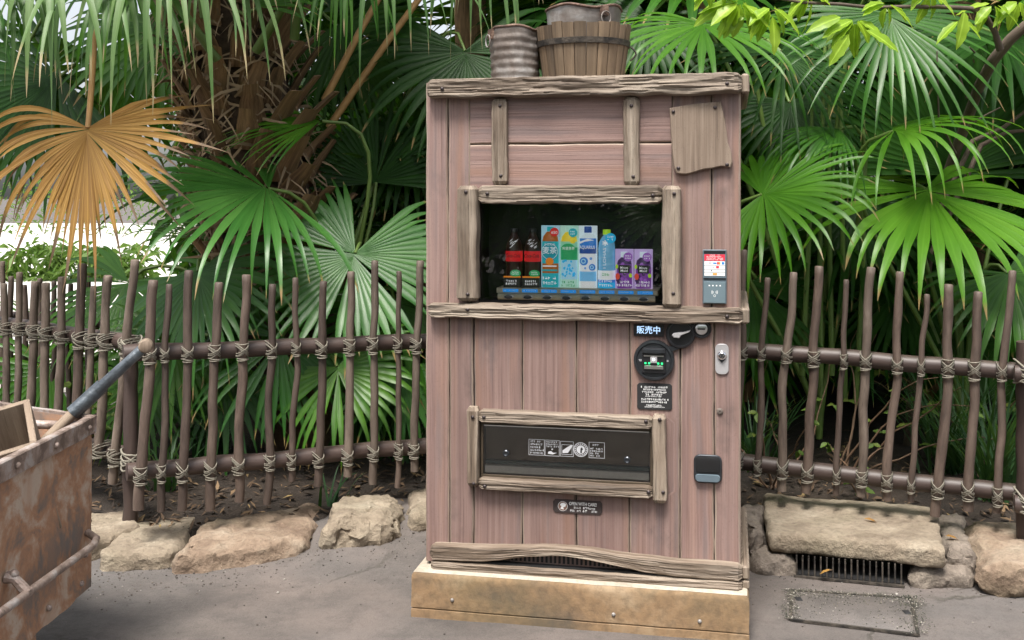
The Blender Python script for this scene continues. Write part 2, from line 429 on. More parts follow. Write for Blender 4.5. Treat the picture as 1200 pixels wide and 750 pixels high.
# ------------------------------------------------------------------ kerb stones
def rock(name, top, zb, seed, mat, rough=.02, roundness=.17, flare=.02, n=(30, 22, 10)):
    top = [Vector(p) for p in top]; c = sum(top, Vector()) / 4
    bot = [Vector((c.x + (p.x - c.x) * (1 + flare), c.y + (p.y - c.y) * (1 + flare), zb)) for p in top]
    ex = (top[1] - top[0]).length; ey = (top[3] - top[0]).length; ez = top[0].z - zb
    rad = min(ex, ey, ez * 2) * roundness
    m = MB(); idx = {}
    def pos(u, v, w):                                   # unit cube, rounded corners, then trilinear
        size = Vector((ex, ey, ez)); q = Vector((u, v, w)); q = Vector((q.x * ex, q.y * ey, q.z * ez))
        lo = Vector((rad, rad, rad)); inner = Vector([max(min(lo[k], size[k] / 2), min(q[k], size[k] - min(lo[k], size[k] / 2))) for k in range(3)])
        d = q - inner
        if d.length > 1e-6: q = inner + d.normalized() * min(d.length, min(rad, ez / 2, ex / 2, ey / 2))
        u, v, w = q.x / ex, q.y / ey, q.z / ez
        a = top[0].lerp(top[1], u).lerp(top[3].lerp(top[2], u), v); b = bot[0].lerp(bot[1], u).lerp(bot[3].lerp(bot[2], u), v)
        p = b.lerp(a, w)
        sv = Vector((seed * 7, 0, 0)); k = noise.noise_vector(p * 5 + sv) * rough * .9 + noise.noise_vector(p * 14 + sv) * rough * .55 + noise.noise_vector(p * 33 + sv) * rough * .34 + noise.noise_vector(p * 70) * rough * .18
        k *= 1 + .8 * abs(N(p.x * 9, p.y * 9, p.z * 9))
        k.z *= .6
        return p + k
    def vid(i, j, k):
        if (i, j, k) not in idx:
            idx[(i, j, k)] = len(m.v); m.v.append(pos(i / n[0], j / n[1], k / n[2]))
        return idx[(i, j, k)]
    for i in range(n[0]):
        for j in range(n[1]):
            m.face((vid(i, j, n[2]), vid(i, j+1, n[2]), vid(i+1, j+1, n[2]), vid(i+1, j, n[2])))
            m.face((vid(i, j, 0), vid(i+1, j, 0), vid(i+1, j+1, 0), vid(i, j+1, 0)))
    for k in range(n[2]):
        for i in range(n[0]):
            m.face((vid(i, 0, k), vid(i, 0, k+1), vid(i+1, 0, k+1), vid(i+1, 0, k)))
            m.face((vid(i, n[1], k), vid(i+1, n[1], k), vid(i+1, n[1], k+1), vid(i, n[1], k+1)))
        for j in range(n[1]):
            m.face((vid(0, j, k), vid(0, j+1, k), vid(0, j+1, k+1), vid(0, j, k+1)))
            m.face((vid(n[0], j, k), vid(n[0], j, k+1), vid(n[0], j+1, k+1), vid(n[0], j+1, k)))
    return m.build(name, mat, smooth=32)
def rock_px(label, pts, zt, zb, seed, mat, group, **kw):
    zs = zt if isinstance(zt, (list, tuple)) else [zt] * 4
    o = rock("kerb_stone", [on_level(p[0], p[1], z) for p, z in zip(pts, zs)], zb, seed, mat, **kw)
    return tag(o, label, "stone", group)
KG = "kerb stones edging the planting bed"
rock_px("small tan kerb stone half hidden behind the rusty cart", [(60, 598), (160, 597), (164, 617), (75, 636)], .10, -.04, 1, M['sandstone'], KG)
rock_px("flat tan kerb stone with straight front, second from the rusty cart", [(150, 608), (236, 604), (203, 646), (112, 648)], .075, -.04, 2, M['sandstone'], KG)
rock_px("long flat tan kerb stone with reddish front beside the boulder", [(236, 614), (373, 585), (362, 628), (204, 648)], .095, -.04, 3, M['redstone'], KG, rough=.028)
rock_px("rounded tan boulder left of the vending machine", [(398, 574), (468, 571), (470, 602), (372, 610)], .17, -.02, 4, M['sandstone'], KG, rough=.034, roundness=.34, flare=.10)
rock_px("pale stone touching the left edge of the vending machine", [(482, 570), (560, 566), (560, 600), (480, 602)], .14, -.02, 5, M['sandstone'], KG, rough=.03)
rock_px("large flat sandstone slab bridging the storm drain", [(895, 577), (1094, 593), (1109, 643), (901, 624)], .165, .082, 6, M['sandstone'], KG, rough=.014, roundness=.14, flare=.0, n=(44, 26, 8))
rock_px("dark narrow stone wedged between the machine and the big slab", [(866, 585), (894, 588), (898, 622), (872, 622)], .15, -.03, 7, M['greystone'], KG, rough=.03, roundness=.35)
rock_px("low grey stone left of the storm drain grate", [(874, 632), (932, 640), (931, 654), (878, 652)], .078, -.04, 8, M['greystone'], KG, rough=.02, roundness=.3)
rock_px("pale broken stone between the two big right slabs", [(1100, 600), (1126, 604), (1146, 648), (1108, 646)], .125, -.02, 9, M['greystone'], KG, rough=.03, roundness=.35)
rock_px("low grey stone right of the storm drain grate", [(1062, 646), (1148, 650), (1147, 668), (1060, 668)], .075, -.04, 10, M['greystone'], KG, rough=.018, roundness=.3)
rock_px("big sandstone slab with reddish front at the right edge", [(1119, 604), (1330, 612), (1360, 668), (1150, 656)], .145, -.04, 11, M['redstone'], KG, rough=.028, roundness=.28, n=(36, 24, 10))

# storm drain grate under the slab
ga, gb = on_level(930, 676, .0), on_level(1060, 688, .0)
gd = (gb - ga).normalized(); gn = Vector((-gd.y, gd.x, 0))
grate = thing("drain_grate", "black iron storm drain grate under the big slab", "grate", ga)
def strip(p, q, w, z0, z1, name, mat, parent):
    m = MB(); d = (q - p).normalized(); n_ = Vector((-d.y, d.x, 0)) * w / 2
    r = lambda z: [(*(p - n_).xy, z), (*(q - n_).xy, z), (*(q + n_).xy, z), (*(p + n_).xy, z)]
    m.loft([r(z0), r(z1)]); return m.build(name, mat, parent)
o0 = Vector((0, 0, 0)); gl_ = (gb - ga).length
for k in range(18):
    p = gd * (gl_ * (k + .5) / 18)
    strip(p, p + gn * .012, .006, 0.0, .088, "bar", M['iron'], grate)
strip(o0 - gn * .008, gd * gl_ - gn * .008, .014, 0.002, .010, "sill", M['iron'], grate)
strip(o0 + gn * .2, gd * gl_ + gn * .2, .01, -.01, .07, "back_plate", M['matt_black'], grate)  # black plate stands in for the dark hole behind the bars

m = MB(); m.loft([[o0 + gn*.014 + Vector((0, 0, z)), gd*gl_ + gn*.014 + Vector((0, 0, z)), gd*gl_ + gn*.19 + Vector((0, 0, z)), o0 + gn*.19 + Vector((0, 0, z))] for z in (.006, .010)]); m.build("pit_shade_plate", M['matt_black'], grate)  # black plate added so the drain opening looks deep in shade
# inspection cover in the paving
lid = thing("inspection_cover", "rectangular concrete inspection cover in the paving below the drain grate", "drain cover", on_level(1000, 715, 0))
lc = [on_level(928, 694, 0) - lid.location, on_level(1068, 703, 0) - lid.location, on_level(1076, 746, 0) - lid.location, on_level(926, 728, 0) - lid.location]
for a, b in zip(lc, lc[1:] + lc[:1]):
    strip(a, b, .012, .002, .010, "frame_strip", M['iron'], lid)
cc = sum(lc, Vector()) / 4
m = MB(); m.loft([[(*(cc + (p - cc) * .94).xy, .001) for p in lc], [(*(cc + (p - cc) * .94).xy, .007) for p in lc], [(*(cc + (p - cc) * .92).xy, .009) for p in lc]])
m.build("lid", M['paving'], lid)
for p in (lc[0].lerp(lc[3], .3) * .88, lc[1].lerp(lc[2], .45) * .88):
    m = MB(); m.box(p.x - .012, p.x + .012, p.y - .018, p.y + .018, .008, .0125, .002); m.build("lift_socket", M['matt_black'], lid)
rnd = random.Random(5); m = MB()
for k in range(1500):
    u = rnd.random(); v = abs(rnd.gauss(0, .16)) if rnd.random() < .75 else rnd.random()
    e = rnd.random()
    if e < .55: p = lc[0].lerp(lc[1], u * 1.1 - .05).lerp(lc[3].lerp(lc[2], u), min(1, v) - .06)
    elif e < .75: p = lc[0].lerp(lc[3], u) + Vector((rnd.gauss(0, .02), 0, 0))
    else: p = lc[1].lerp(lc[2], u) + Vector((rnd.gauss(0, .035), 0, 0))
    p = p + lid.location; s = rnd.uniform(.0012, .0034)
    m.lathe([(s * .5, 0), (s, s * .5), (s * .3, s)], 5, (p.x, p.y, .009 if True else 0))
gm = NT('gravel'); geo = gm.new("NewGeometry")
gm.base(gm.ramp(geo.outputs["Random Per Island"], [(0, (.02, .024, .014)), (.5, (.06, .06, .045)), (.8, (.16, .14, .11)), (1, (.36, .34, .3))]), .9)
M['gravel'] = gm.m
o = m.build("loose_grit", M['gravel'], smooth=0); o["kind"] = "stuff"; o["label"] = "loose grit and moss gathered round the inspection cover"

rnd = random.Random(15); m = MB()
for k in range(1800):
    x = rnd.uniform(-2.2, 2.4); y_ = kerb_y(x) - .24 - abs(rnd.gauss(0, .20)) if rnd.random() < .9 else rnd.uniform(2.9, 4.7)
    if .0 < x < 0.0: continue
    s_ = rnd.uniform(.001, .0045) if rnd.random() < .985 else rnd.uniform(.0045, .007)
    m.lathe([(s_ * .7, -.001), (s_, s_ * .5), (s_ * .3, s_)], 5, (x, y_, ground_h(x, y_)))
gm = NT("soil_crumbs"); geo = gm.new("NewGeometry"); gm.base(gm.ramp(geo.outputs["Random Per Island"], [(0, (.035, .03, .026)), (.7, (.085, .07, .06)), (.9, (.14, .12, .10)), (1, (.32, .3, .27))]), .95)
o = m.build("path_grit", gm.m, smooth=0); o["kind"] = "stuff"; o["label"] = "scattered grit and crumbs of soil on the paving"

# ------------------------------------------------------------------ fences
def lashing_mesh(seed):
    rnd = random.Random(seed); m = MB(); rp, rr = .026, .037
    a = rp + .003; yc = (rr - rp) / 2 + .0; b = (2 * rp + 2 * rr) / 2 + .004
    # picket centre is at y=0, rail centre at y=rp+rr-.004
    yc = (rp + rr - .004) / 2 + (rr - rp) / 2
    for sgn in (-1, 1):
        for k in range(3):
            dz = (k - 1) * .0085 + rnd.uniform(-.002, .002); h = rnd.uniform(.020, .03)
            pts = []
            for q in range(26):
                an = 2 * math.pi * q / 26; cx, sy = math.cos(an), math.sin(an)
                pts.append((a * 1.12 * (abs(cx) ** .8) * (1 if cx > 0 else -1), yc + b * (abs(sy) ** .8) * (1 if sy > 0 else -1) - (.002 * k if sy < 0 else 0), sgn * h * cx + dz))
            m.tube(pts, .0030, 5, closed=True)
    for z in ([-.038, -.046] if seed % 3 else [.036, -.040, -.048]):
        z += rnd.uniform(-.003, .003); ti = rnd.uniform(-.12, .12)
        m.tube([((a + .001) * math.cos(2*math.pi*q/16), (a + .001) * math.sin(2*math.pi*q/16), z + ti * a * math.cos(2*math.pi*q/16)) for q in range(16)], .0030, 5, closed=True)
    return m.mesh("lashing", M['rope'], 180)
LASH = [lashing_mesh(s) for s in range(5)]

class Fence:
    def __init__(s, label, A, B, zt, zl, rail_r=.037):
        s.A, s.B = Vector((*A, 0)), Vector((*B, 0)); s.d = (s.B - s.A).normalized()
        s.n = Vector((s.d.y, -s.d.x, 0))                      # towards the path
        if s.n.y > 0: s.n = -s.n
        s.root = thing("stick_fence", label, "fence", (s.A + s.B) / 2, 0, "rustic stick fences behind the kerb stones")
        s.zt, s.zl, s.rr = zt, zl, rail_r; s.seed = hash(A) % 1000 / 10.0 + A[0]
        s.k = 0
    def loc(s, p): return p - s.root.location
    def zrail(s, which, t): z = (s.zt, s.zl)[which]; return z[0] + (z[1] - z[0]) * t
    def rail(s, which, t0=-.02, t1=1.02):
        pts = []; rad = []; n_ = 22; L = (s.B - s.A).length
        for i in range(n_ + 1):
            t_ = t0 + (t1 - t0) * i / n_; p = s.A.lerp(s.B, t_); p.z = s.zrail(which, t_)
            p += Vector((0, 0, .008 * N(t_ * 4 * L, which * 9, A_seed(s)))) + s.n * .006 * N(t_ * 4 * L, 5 + which * 9, A_seed(s))
            pts.append(s.loc(p)); rad.append(s.rr * (1 + .07 * N(t_ * 9, which * 3, A_seed(s))))
        m = MB(); m.tube(pts, rad, 14); m.build("rail", M['rail'], s.root, 50)
    def picket(s, tx, ty, bx, by, w, grey=None, lash=True, zmin=None):
        off = s.rr + .022
        def hit(px, py):
            r = ray(px, py); o = Vector((0, 0, CAM_H)); A_ = s.A + s.n * off
            return o + r * ((A_ - o).dot(s.n) / r.dot(s.n))
        T, Bm = hit(tx, ty), hit(bx, by)
        rp = w / FPX * T.y / 2
        s.k += 1; sd_ = s.k * 3.7 + A_seed(s)
        kink = N(sd_, 1.3) * .018; kz = .35 + .3 * (N(sd_, 9.1) + .5)
        n_ = 34; pts = []; rad = []
        def axis_pt(u):
            p = Bm.lerp(T, u)
            wob = .015 * N(u * 2.6, sd_) + .006 * N(u * 7, sd_ + 3)
            wob += kink * math.exp(-((u - kz) / .13) ** 2)
            return p + s.d * wob
        for i in range(n_ + 1):
            u = i / n_; rad.append(rp * (1.08 - .14 * u) * (1 + .12 * N(u * 8, sd_ + 7) + .16 * max(0, N(u * 17, sd_ + 21) - .25)))
            pts.append(axis_pt(u))
        base = pts[0].copy()
        pts.append(pts[-1] + (T - Bm).normalized() * .004); rad.append(rad[-1] * .72)
        m = MB(); m.tube([p - base for p in pts], rad, 11)
        if grey is None: grey = random.Random(int(sd_ * 100)).random() < .35
        o = m.build("picket", M['picket_grey'] if grey else M['picket'], s.root, 60, s.loc(base))
        if lash:
            for which in (0, 1):
                # height where the picket crosses the rail
                best = min(range(100), key=lambda q: abs(axis_pt(q / 99).z - rail_z(s, which, axis_pt(q / 99))))
                p = axis_pt(best / 99)
                if abs(p.z - rail_z(s, which, p)) > .03: continue
                lo = link("lashing", LASH[(s.k * 2 + which) % len(LASH)], o, p - base)
                sc = rp / .026
                lo.rotation_euler = (0, 0, math.atan2(s.d.y, s.d.x) if s.d.x > 0 else math.atan2(-s.d.y, -s.d.x))
                lo.scale = (sc, 1, .62 + .36 * sc * random.Random(s.k * 7 + which).uniform(.5, 1.3))
        return o
def A_seed(s): return s.A.x * 13.7 + s.A.y * 3.1
def rail_z(s, which, p):
    t_ = (p - s.A).dot(s.d) / (s.B - s.A).length
    return s.zrail(which, t_)

def crop(ox, oy, sc, lst): return [(ox + a * sc, oy + b * sc, ox + c * sc, oy + d * sc, w * sc) for a, b, c, d, w in lst]
fl = Fence("rustic stick fence between the rusty cart and the vending machine", (-1.68, 4.585), (-.36, 5.245), (.880, .850), (.375, .345))
fl.rail(0, .02, 1.03); fl.rail(1, .03, 1.03)
for q in crop(100, 290, .4264, [(187, 92, 148, 720, 28), (232, 103, 207, 725, 19), (284, 65, 265, 722, 24), (364, 98, 343, 722, 25), (441, 77, 423, 698, 25),
        (515, 103, 500, 705, 21), (581, 85, 567, 642, 17), (654, 95, 640, 655, 22), (733, 68, 716, 630, 22), (795, 38, 790, 650, 21), (860, 67, 858, 660, 15), (922, 38, 905, 615, 21)]):
    fl.picket(*q)
fr = Fence("rustic stick fence right of the vending machine", (.86, 5.0), (2.16, 4.50), (.855, .818), (.345, .306))
fr.rail(0, .0, .985); fr.rail(1, .0, .985)
for q in crop(860, 300, .4266, [(27, -15, 12, 560, 18), (92, 62, 62, 605, 17), (165, 47, 130, 645, 23), (231, 30, 198, 650, 25), (308, 67, 278, 655, 16), (380, 33, 345, 660, 24),
        (459, 45, 422, 670, 23), (527, 107, 486, 675, 16), (592, 80, 560, 715, 26), (672, 100, 645, 700, 25), (760, 42, 722, 705, 21)]):
    fr.picket(*q)
fb = Fence("weathered stick fence running back from the corner behind the rusty cart", (-1.66, 4.86), (-2.95, 5.84), (.885, .885), (.37, .37))
fb.rail(0, .06, 1.0); fb.rail(1, .06, 1.0)
for q in crop(0, 290, .3068, [(-70, 120, -60, 800, 30), (-25, 100, -18, 800, 28), (15, 140, 30, 800, 26), (75, 97, 65, 800, 26), (133, 132, 110, 800, 32), (177, 138, 165, 800, 32), (238, 115, 220, 800, 32), (315, 65, 285, 800, 36),
        (355, 150, 335, 800, 26), (415, 110, 375, 770, 34), (513, 50, 430, 900, 34)]):
    fb.picket(*q, grey=True if int(q[0]) % 2 else None)
fc = Fence("dark stick fence farthest back at the left edge", (-1.75, 5.95), (-3.5, 6.55), (.84, .84), (.30, .30))
fc.rail(0); fc.rail(1)
for q in crop(0, 290, .3068, [(10, 55, 8, 640, 20), (38, 112, 36, 640, 22), (98, 145, 96, 640, 22), (155, 120, 152, 640, 20), (205, 130, 202, 640, 20), (268, 140, 262, 640, 20), (340, 112, 336, 640, 20), (395, 120, 392, 640, 20), (462, 143, 458, 640, 18), (525, 157, 522, 640, 18)]):
    fc.picket(*q, grey=False, lash=False)
# corner posts: stout uprights with the sawn ends of the crossing rails
def corner_post(label, px, Z, top, r, stub_dir, zs, stubs=True):
    p = at(px, 500, Z); root = thing("corner_post", label, "post", (p.x, p.y, 0))
    m = MB(); n_ = 14
    m.tube([(.008 * N(i * .6, px), .008 * N(i * .6, px + 5), .03 + (top - .03) * i / n_) for i in range(n_ + 1)], [r * (1 + .08 * N(i * .8, px, 2)) for i in range(n_ + 1)], 14)
    m.build("upright", M['rail'], root, 60)
    for z in zs:
        m = MB(); d = Vector((*stub_dir, 0)).normalized(); nn = Vector((-d.y, d.x, 0))
        o = -nn * (r + .038) if nn.y > 0 else nn * (r + .038)
        m.tube([o - d * .12 + Vector((0, 0, z)), o + d * .045 + Vector((0, 0, z)), o + d * .06 + Vector((0, 0, z)), o + d * .064 + Vector((0, 0, z))], [.038, .038, .034, .02], 14)
        _ = m.build("rail_stub", M['rail'], root, 50) if stubs else None
        m = MB(); rnd = random.Random(int(px + z * 100))
        for k in range(6):
            zz = z + (k - 2.5) * .010; tl = rnd.uniform(-.6, .6) * .06
            pts = []
            for q in range(22):
                an = 2 * math.pi * q / 22
                pp = d * (r + .01) * math.cos(an) + nn * (r + .047) * math.sin(an) + o * .5
                pts.append((pp.x, pp.y, zz + tl * math.cos(an) * (1.5 if k % 2 else -1.5) + .004 * math.sin(3 * an)))
            m.tube(pts, .0045, 5, closed=True)
        m.build("lashing", M['rope'], root, 180)
corner_post("stout brown corner post where the left fences meet", 153, 4.86, .88, .033, (.9, .44), (.86, .38), False)
corner_post("stout dark corner post at the right edge", 1206, 4.46, .95, .05, (-.93, .36), (.83, .30))

# ------------------------------------------------------------------ plinth
MW0, MW1 = ml(498.5, 400)[0], ml(868, 400)[0]            # machine's left and right in its own frame
DEPTH = .74
bx0, bx1 = ml(482, 690, .10)[0], ml(878, 690, .10)[0]
pl = thing("plinth", "ochre stained concrete plinth under the vending machine", "plinth", (M0.x, M0.y, 0), -TH)
m = MB()
def wob_ring(z, i):
    pts = []
    cs = [(bx0 + i, -.10 + i), (bx1 - i, -.10 + i), (bx1 - i, DEPTH + .06 - i), (bx0 + i, DEPTH + .06 - i)]
    for a, b in zip(cs, cs[1:] + cs[:1]):
        for k in range(16):
            u = k / 16; x, y = a[0] + (b[0] - a[0]) * u, a[1] + (b[1] - a[1]) * u
            pts.append((x + .0025 * N(x * 9, y * 9, z * 20), y + .0025 * N(x * 9, y * 9, z * 20 + 5), z + .0015 * N(x * 12, y * 12, 9)))
    return pts
m.loft([wob_ring(z, i) for z, i in ((-.02, 0), (.029, 0), (.031, .005), (.034, .005), (.036, 0), (.06, 0), (.10, 0), (.14, 0), (.156, .001), (.164, .006))], cap=False)
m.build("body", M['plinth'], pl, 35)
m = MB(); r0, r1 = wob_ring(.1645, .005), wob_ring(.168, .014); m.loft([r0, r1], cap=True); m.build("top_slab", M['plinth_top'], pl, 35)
for px, py in ((530, 703), (719, 720), (820, 728)):
    x, z = ml(px, py, .10); m = MB(); m.lathe([(.007, 0), (.007, .003), (.003, .007)], 10, (x, -.10, z + .168), axis='Y'); m.build("bolt", M['zinc'], pl)
x, z = ml(480, 716, .10)

# ------------------------------------------------------------------ vending machine
vm = thing("vending_machine", "wood clad drink vending machine with driftwood trim on a concrete plinth", "vending machine", M0, -TH)
TOPZ = ml(683, 92)[1]
WX0, WX1 = ml(560, 300)[0], ml(780, 300)[0]; WZ0, WZ1 = ml(670, 356)[1], ml(670, 230)[1]     # display recess
FX0, FX1 = ml(560, 530)[0], ml(770, 530)[0]; FZ0, FZ1 = ml(665, 572)[1], ml(665, 490)[1]     # dispenser recess
# carcass: shell with two recesses
m = MB()
m.box(MW0 + .012, MW1 - .012, .16, DEPTH, .0, TOPZ)
def frontage(x0, x1, z0, z1): m.box(x0, x1, 0, .158, z0, z1)
frontage(MW0 + .012, MW1 - .012, 0.0, FZ0); frontage(MW0 + .012, FX0, FZ0 + .0005, FZ1); frontage(FX1, MW1 - .012, FZ0 + .0005, FZ1)
frontage(MW0 + .012, MW1 - .012, FZ1 + .0005, WZ0); frontage(MW0 + .012, WX0, WZ0 + .0005, WZ1); frontage(WX1, MW1 - .012, WZ0 + .0005, WZ1)
frontage(MW0 + .012, MW1 - .012, WZ1 + .0005, TOPZ)
carc = m.build("carcass", M['carcass'], vm)

def plank(parent, a0, a1, b0, b1, vertical=True, seed=0, th=.014, y=0.0, name="plank", frame=None, cut=None):
    """a0..a1 across the grain, b0..b1 along it; bevelled and slightly wavy"""
    m = MB(); rings = []; n_ = max(4, int((b1 - b0) / .022)); g_ = .0014; b = .0055
    for i in range(n_ + 1):
        s_ = b0 + (b1 - b0) * i / n_
        l = a0 + g_ + .0034 * N(s_ * 6, seed * 5.1) + .0015 * N(s_ * 25, seed); r = a1 - g_ + .0034 * N(s_ * 6, seed * 5.1 + 8.3) + .0015 * N(s_ * 25, seed + 4)
        if cut and cut[0] < s_ < cut[1]: l = cut[2]
        d = .0012 * N(s_ * 4, seed, 4)
        mid = [(l + (r - l) * q, y - th + d + .0008 * N(s_ * 12, q * 6, seed)) for q in (.25, .5, .75)]
        pr = [(l, y), (l + .0004, y - th + b + d), (l + b, y - th + d)] + mid + [(r - b, y - th + d), (r - .0004, y - th + b + d), (r, y)]
        if vertical: rings.append([(p, q, s_) for p, q in pr])
        else: rings.append([(s_, q, p) for p, q in reversed(pr)])
    # grain edge slots take the worn colour
    k = [0, 1, 0, 0, 0, 0, 1, 0, 0]
    m.loft(rings, mis=k, uref=2)
    o = m.build(name, [M['plank'], M['plank_edge']], parent, 30)
    if frame: o.location, o.rotation_euler = frame
    return o
def X(px, py=400): return ml(px, py)[0]
def Z(py, px=683): return ml(px, py)[1]
zmid = Z(363); ztopb = TOPZ - .004
# upper field
plank(carc, MW0, X(525), zmid, ztopb, True, 1); plank(carc, X(525), X(551), zmid, ztopb, True, 2)
zh = Z(168)
plank(carc, zh, ztopb, X(551), X(787), False, 3); plank(carc, WZ1, zh, X(551), X(787), False, 4)
plank(carc, X(551), WX0, zmid, WZ1, True, 5); plank(carc, WX1, X(787), zmid, WZ1, True, 6)
plank(carc, X(787), X(834), zmid, ztopb, True, 7); plank(carc, X(834), MW1, zmid, ztopb, True, 8)
# lower field
zb = .012; e = [MW0, X(526.5), X(555), X(612), X(675.5), X(738), X(797), X(837), MW1]
for i in range(8):
    a, b = e[i], e[i + 1]
    if i == 5:
        plank(carc, a, b, zb, zmid - .002, True, 47, cut=(FZ0 - .004, FZ1 + .004, X(771))); continue
    segs = [(zb, zmid - .002)]
    if a > FX0 - .002 and b < FX1 + .002 or (a < FX1 and b > FX0 + .03):
        segs = [(zb, FZ0 + .004), (FZ1 - .004, zmid - .002)]
    for j, (s0, s1) in enumerate(segs): plank(carc, a, b, s0, s1, True, 20 + i * 2 + j)
# side cladding and roof
for sgn, xx in ((1, MW1), (-1, MW0)):
    for k in range(5):
        y0, y1 = .002 + k * DEPTH / 5, (k + 1) * DEPTH / 5
        fr_ = ((xx - sgn * .013, 0, 0), (0, 0, math.radians(90 * sgn)))
        plank(carc, y0 if sgn > 0 else -y1, y1 if sgn > 0 else -y0, zb, ztopb, True, 60 + k + sgn, .0135, 0, frame=fr_)
m = MB(); m.box(MW0 + .01, MW1 - .01, .02, DEPTH + .004, TOPZ + .001, TOPZ + .014, .004); m.build("roof_panel", M['rough_wood'], vm)

def board(p0, p1, w, th, y, seed, name="trim_board", rough=.008, arch=None, parent=None, w1=None, caps=.004, wf=None):
    """hewn board between two points (x,z) of the front; y = its back; wavy edges, uneven face"""
    x0, z0 = p0; x1, z1 = p1; L = math.hypot(x1 - x0, z1 - z0); dx, dz = (x1 - x0) / L, (z1 - z0) / L
    px_, pz_ = -dz, dx
    n_ = max(8, int(L / .013)); rings = []
    PROF = [(-1, .0), (-1.0, .66), (-.90, .92)] + [(-.75 + .125 * q, 1.0) for q in range(13)] + [(.90, .94), (1.0, .7), (1, .0)]
    for i in range(n_ + 1):
        t_ = i / n_; s_ = t_ * L
        ww = (w if w1 is None else w + (w1 - w) * t_) / 2 * (wf(t_) if wf else 1)
        up = ww * (1 + .0) + rough * (.8 * N(s_ * 9, seed * 3.3) + .4 * N(s_ * 27, seed * 3.3)); dn = ww + rough * (.8 * N(s_ * 9, seed * 3.3 + 50) + .4 * N(s_ * 27, seed * 3.3 + 60))
        cz = arch(t_) if arch else 0
        endk = min(1, min(i, n_ - i) / 1.5 + .72)
        ring = []
        for a, d in PROF:
            off = a * (up if a > 0 else dn) * (endk if abs(a) > .3 else 1) + cz
            dep = th * d * (endk if d > .5 else 1) + (rough * .9 * N(s_ * 6, a * 1.8, seed) - rough * .8 * max(0, .16 - abs(N(s_ * 2.6 + .4 * N(s_ * 9, seed), a * 3.2, seed + 9))) * 4 + rough * .35 * N(s_ * 14, a * 8, seed) + rough * .25 * N(s_ * 45, a * 6, seed)) * (1 if d > .5 else 0)
            jj = caps * N(a * 3, seed, i * 9.0) if i in (0, n_) else 0
            ring.append((x0 + dx * (s_ + jj) + px_ * off, y - dep, z0 + dz * (s_ + jj) + pz_ * off))
        if dx > .5 or dz < -.5 or True: rings.append(ring)
    m = MB(); m.loft(rings)
    return m.build(name, M['rough_wood'], parent or vm, 24)
def nails(o, pts, y):
    for px, py in pts:
        x, z = ml(px, py, -y); m = MB(); m.lathe([(.0068, -.004), (.0068, .002), (.0045, .0045), (.001, .0055)], 10, (x, y, z), axis='Y'); m.build("nail", M['nail'], o)
F0 = -.0142                                             # front of the planks
o = board((X(503.5, 105), Z(102)), (X(867, 98) + .006, Z(102)), 23 * PX, .05, F0, 1, rough=.009); nails(o, [(518, 104), (852, 98)], F0 - .05)
o = board((X(504.5, 360), Z(366)), (X(868, 367) + .006, Z(366)), 19 * PX, .042, F0, 2, rough=.007); nails(o, [(548, 363), (852, 371)], F0 - .042)
o = board((X(586.5), Z(114.5)), (X(586.5), Z(216)), 19 * PX, .026, F0, 3, name="batten", rough=.005); nails(o, [(586, 124), (587, 206)], F0 - .026)
o = board((X(740), Z(115)), (X(740.5), Z(217)), 18 * PX, .026, F0, 4, name="batten", rough=.005); nails(o, [(740, 124), (742, 207)], F0 - .026)
# display window surround
o = board((X(550), Z(217.5)), (X(550.5), Z(354.5)), 25 * PX, .048, F0, 5, name="frame_board", rough=.006); nails(o, [(546, 225), (548, 345)], F0 - .048)
o = board((X(787), Z(218)), (X(787.5), Z(357)), 21 * PX, .048, F0, 6, name="frame_board", rough=.006); nails(o, [(790, 227), (789, 344)], F0 - .048)
o = board((X(563), Z(228)), (X(776), Z(228)), 22 * PX, .044, F0, 7, name="frame_board", rough=.006); nails(o, [(571, 227), (765, 229)], F0 - .044)
# dispenser surround
o = board((X(556), Z(480.5)), (X(556), Z(574)), 14 * PX, .04, F0, 8, name="frame_board", rough=.004); nails(o, [(554, 489), (555, 567)], F0 - .04)
o = board((X(773), Z(481)), (X(774), Z(582)), 16 * PX, .04, F0, 9, name="frame_board", rough=.004); nails(o, [(773, 492), (777, 577)], F0 - .04)
o = board((X(563), Z(491)), (X(765), Z(491)), 15 * PX, .038, F0, 10, name="frame_board", rough=.005); nails(o, [(567, 489), (757, 494)], F0 - .038)
o = board((X(563), Z(571)), (X(765), Z(571)), 13 * PX, .038, F0, 11, name="frame_board", rough=.005); nails(o, [(568, 570), (760, 577)], F0 - .038)
# skirting boards: the upper one arches over the vent
o = board((X(507), Z(656)), (X(868) + .004, Z(656)), 19 * PX, .045, F0, 12, name="skirting_board", rough=.005, arch=lambda t_: .036 * math.exp(-((t_ - .44) / .22) ** 2), wf=lambda t_: 1 - .40 * math.exp(-((t_ - .44) / .22) ** 2))
o = board((X(508), Z(670.5)), (X(868) + .004, Z(670.5)), 11 * PX, .05, F0, 13, name="skirting_board", rough=.005)
# boards returning along the right flank
for zc, w in ((Z(102), .07), (Z(366), .056), (Z(657), .05), (Z(670.5), .034)):
    m = MB(); m.box(MW1 + .001, MW1 + .03, -.03, DEPTH - .02, zc - w / 2, zc + w / 2, .007); m.build("flank_board", M['rough_wood'], vm)
# patch board with a ragged foot
poly = [ml(a, b) for a, b in ((785, 127), (800, 124), (820, 121.5), (845, 119.5), (846.5, 128), (850, 141), (852, 155), (853, 167), (857, 178), (858.5, 190), (856, 196.5), (846, 195), (836, 197.5), (824, 199), (812, 203), (803, 204.5), (793, 203), (790, 195), (788, 178), (786, 150))]
m = MB(); m.prism([(x + .002 * N(x * 40, z * 40), z + .003 * N(x * 40, z * 40, 4)) for x, z in poly], F0 - .022, F0, b=.004)
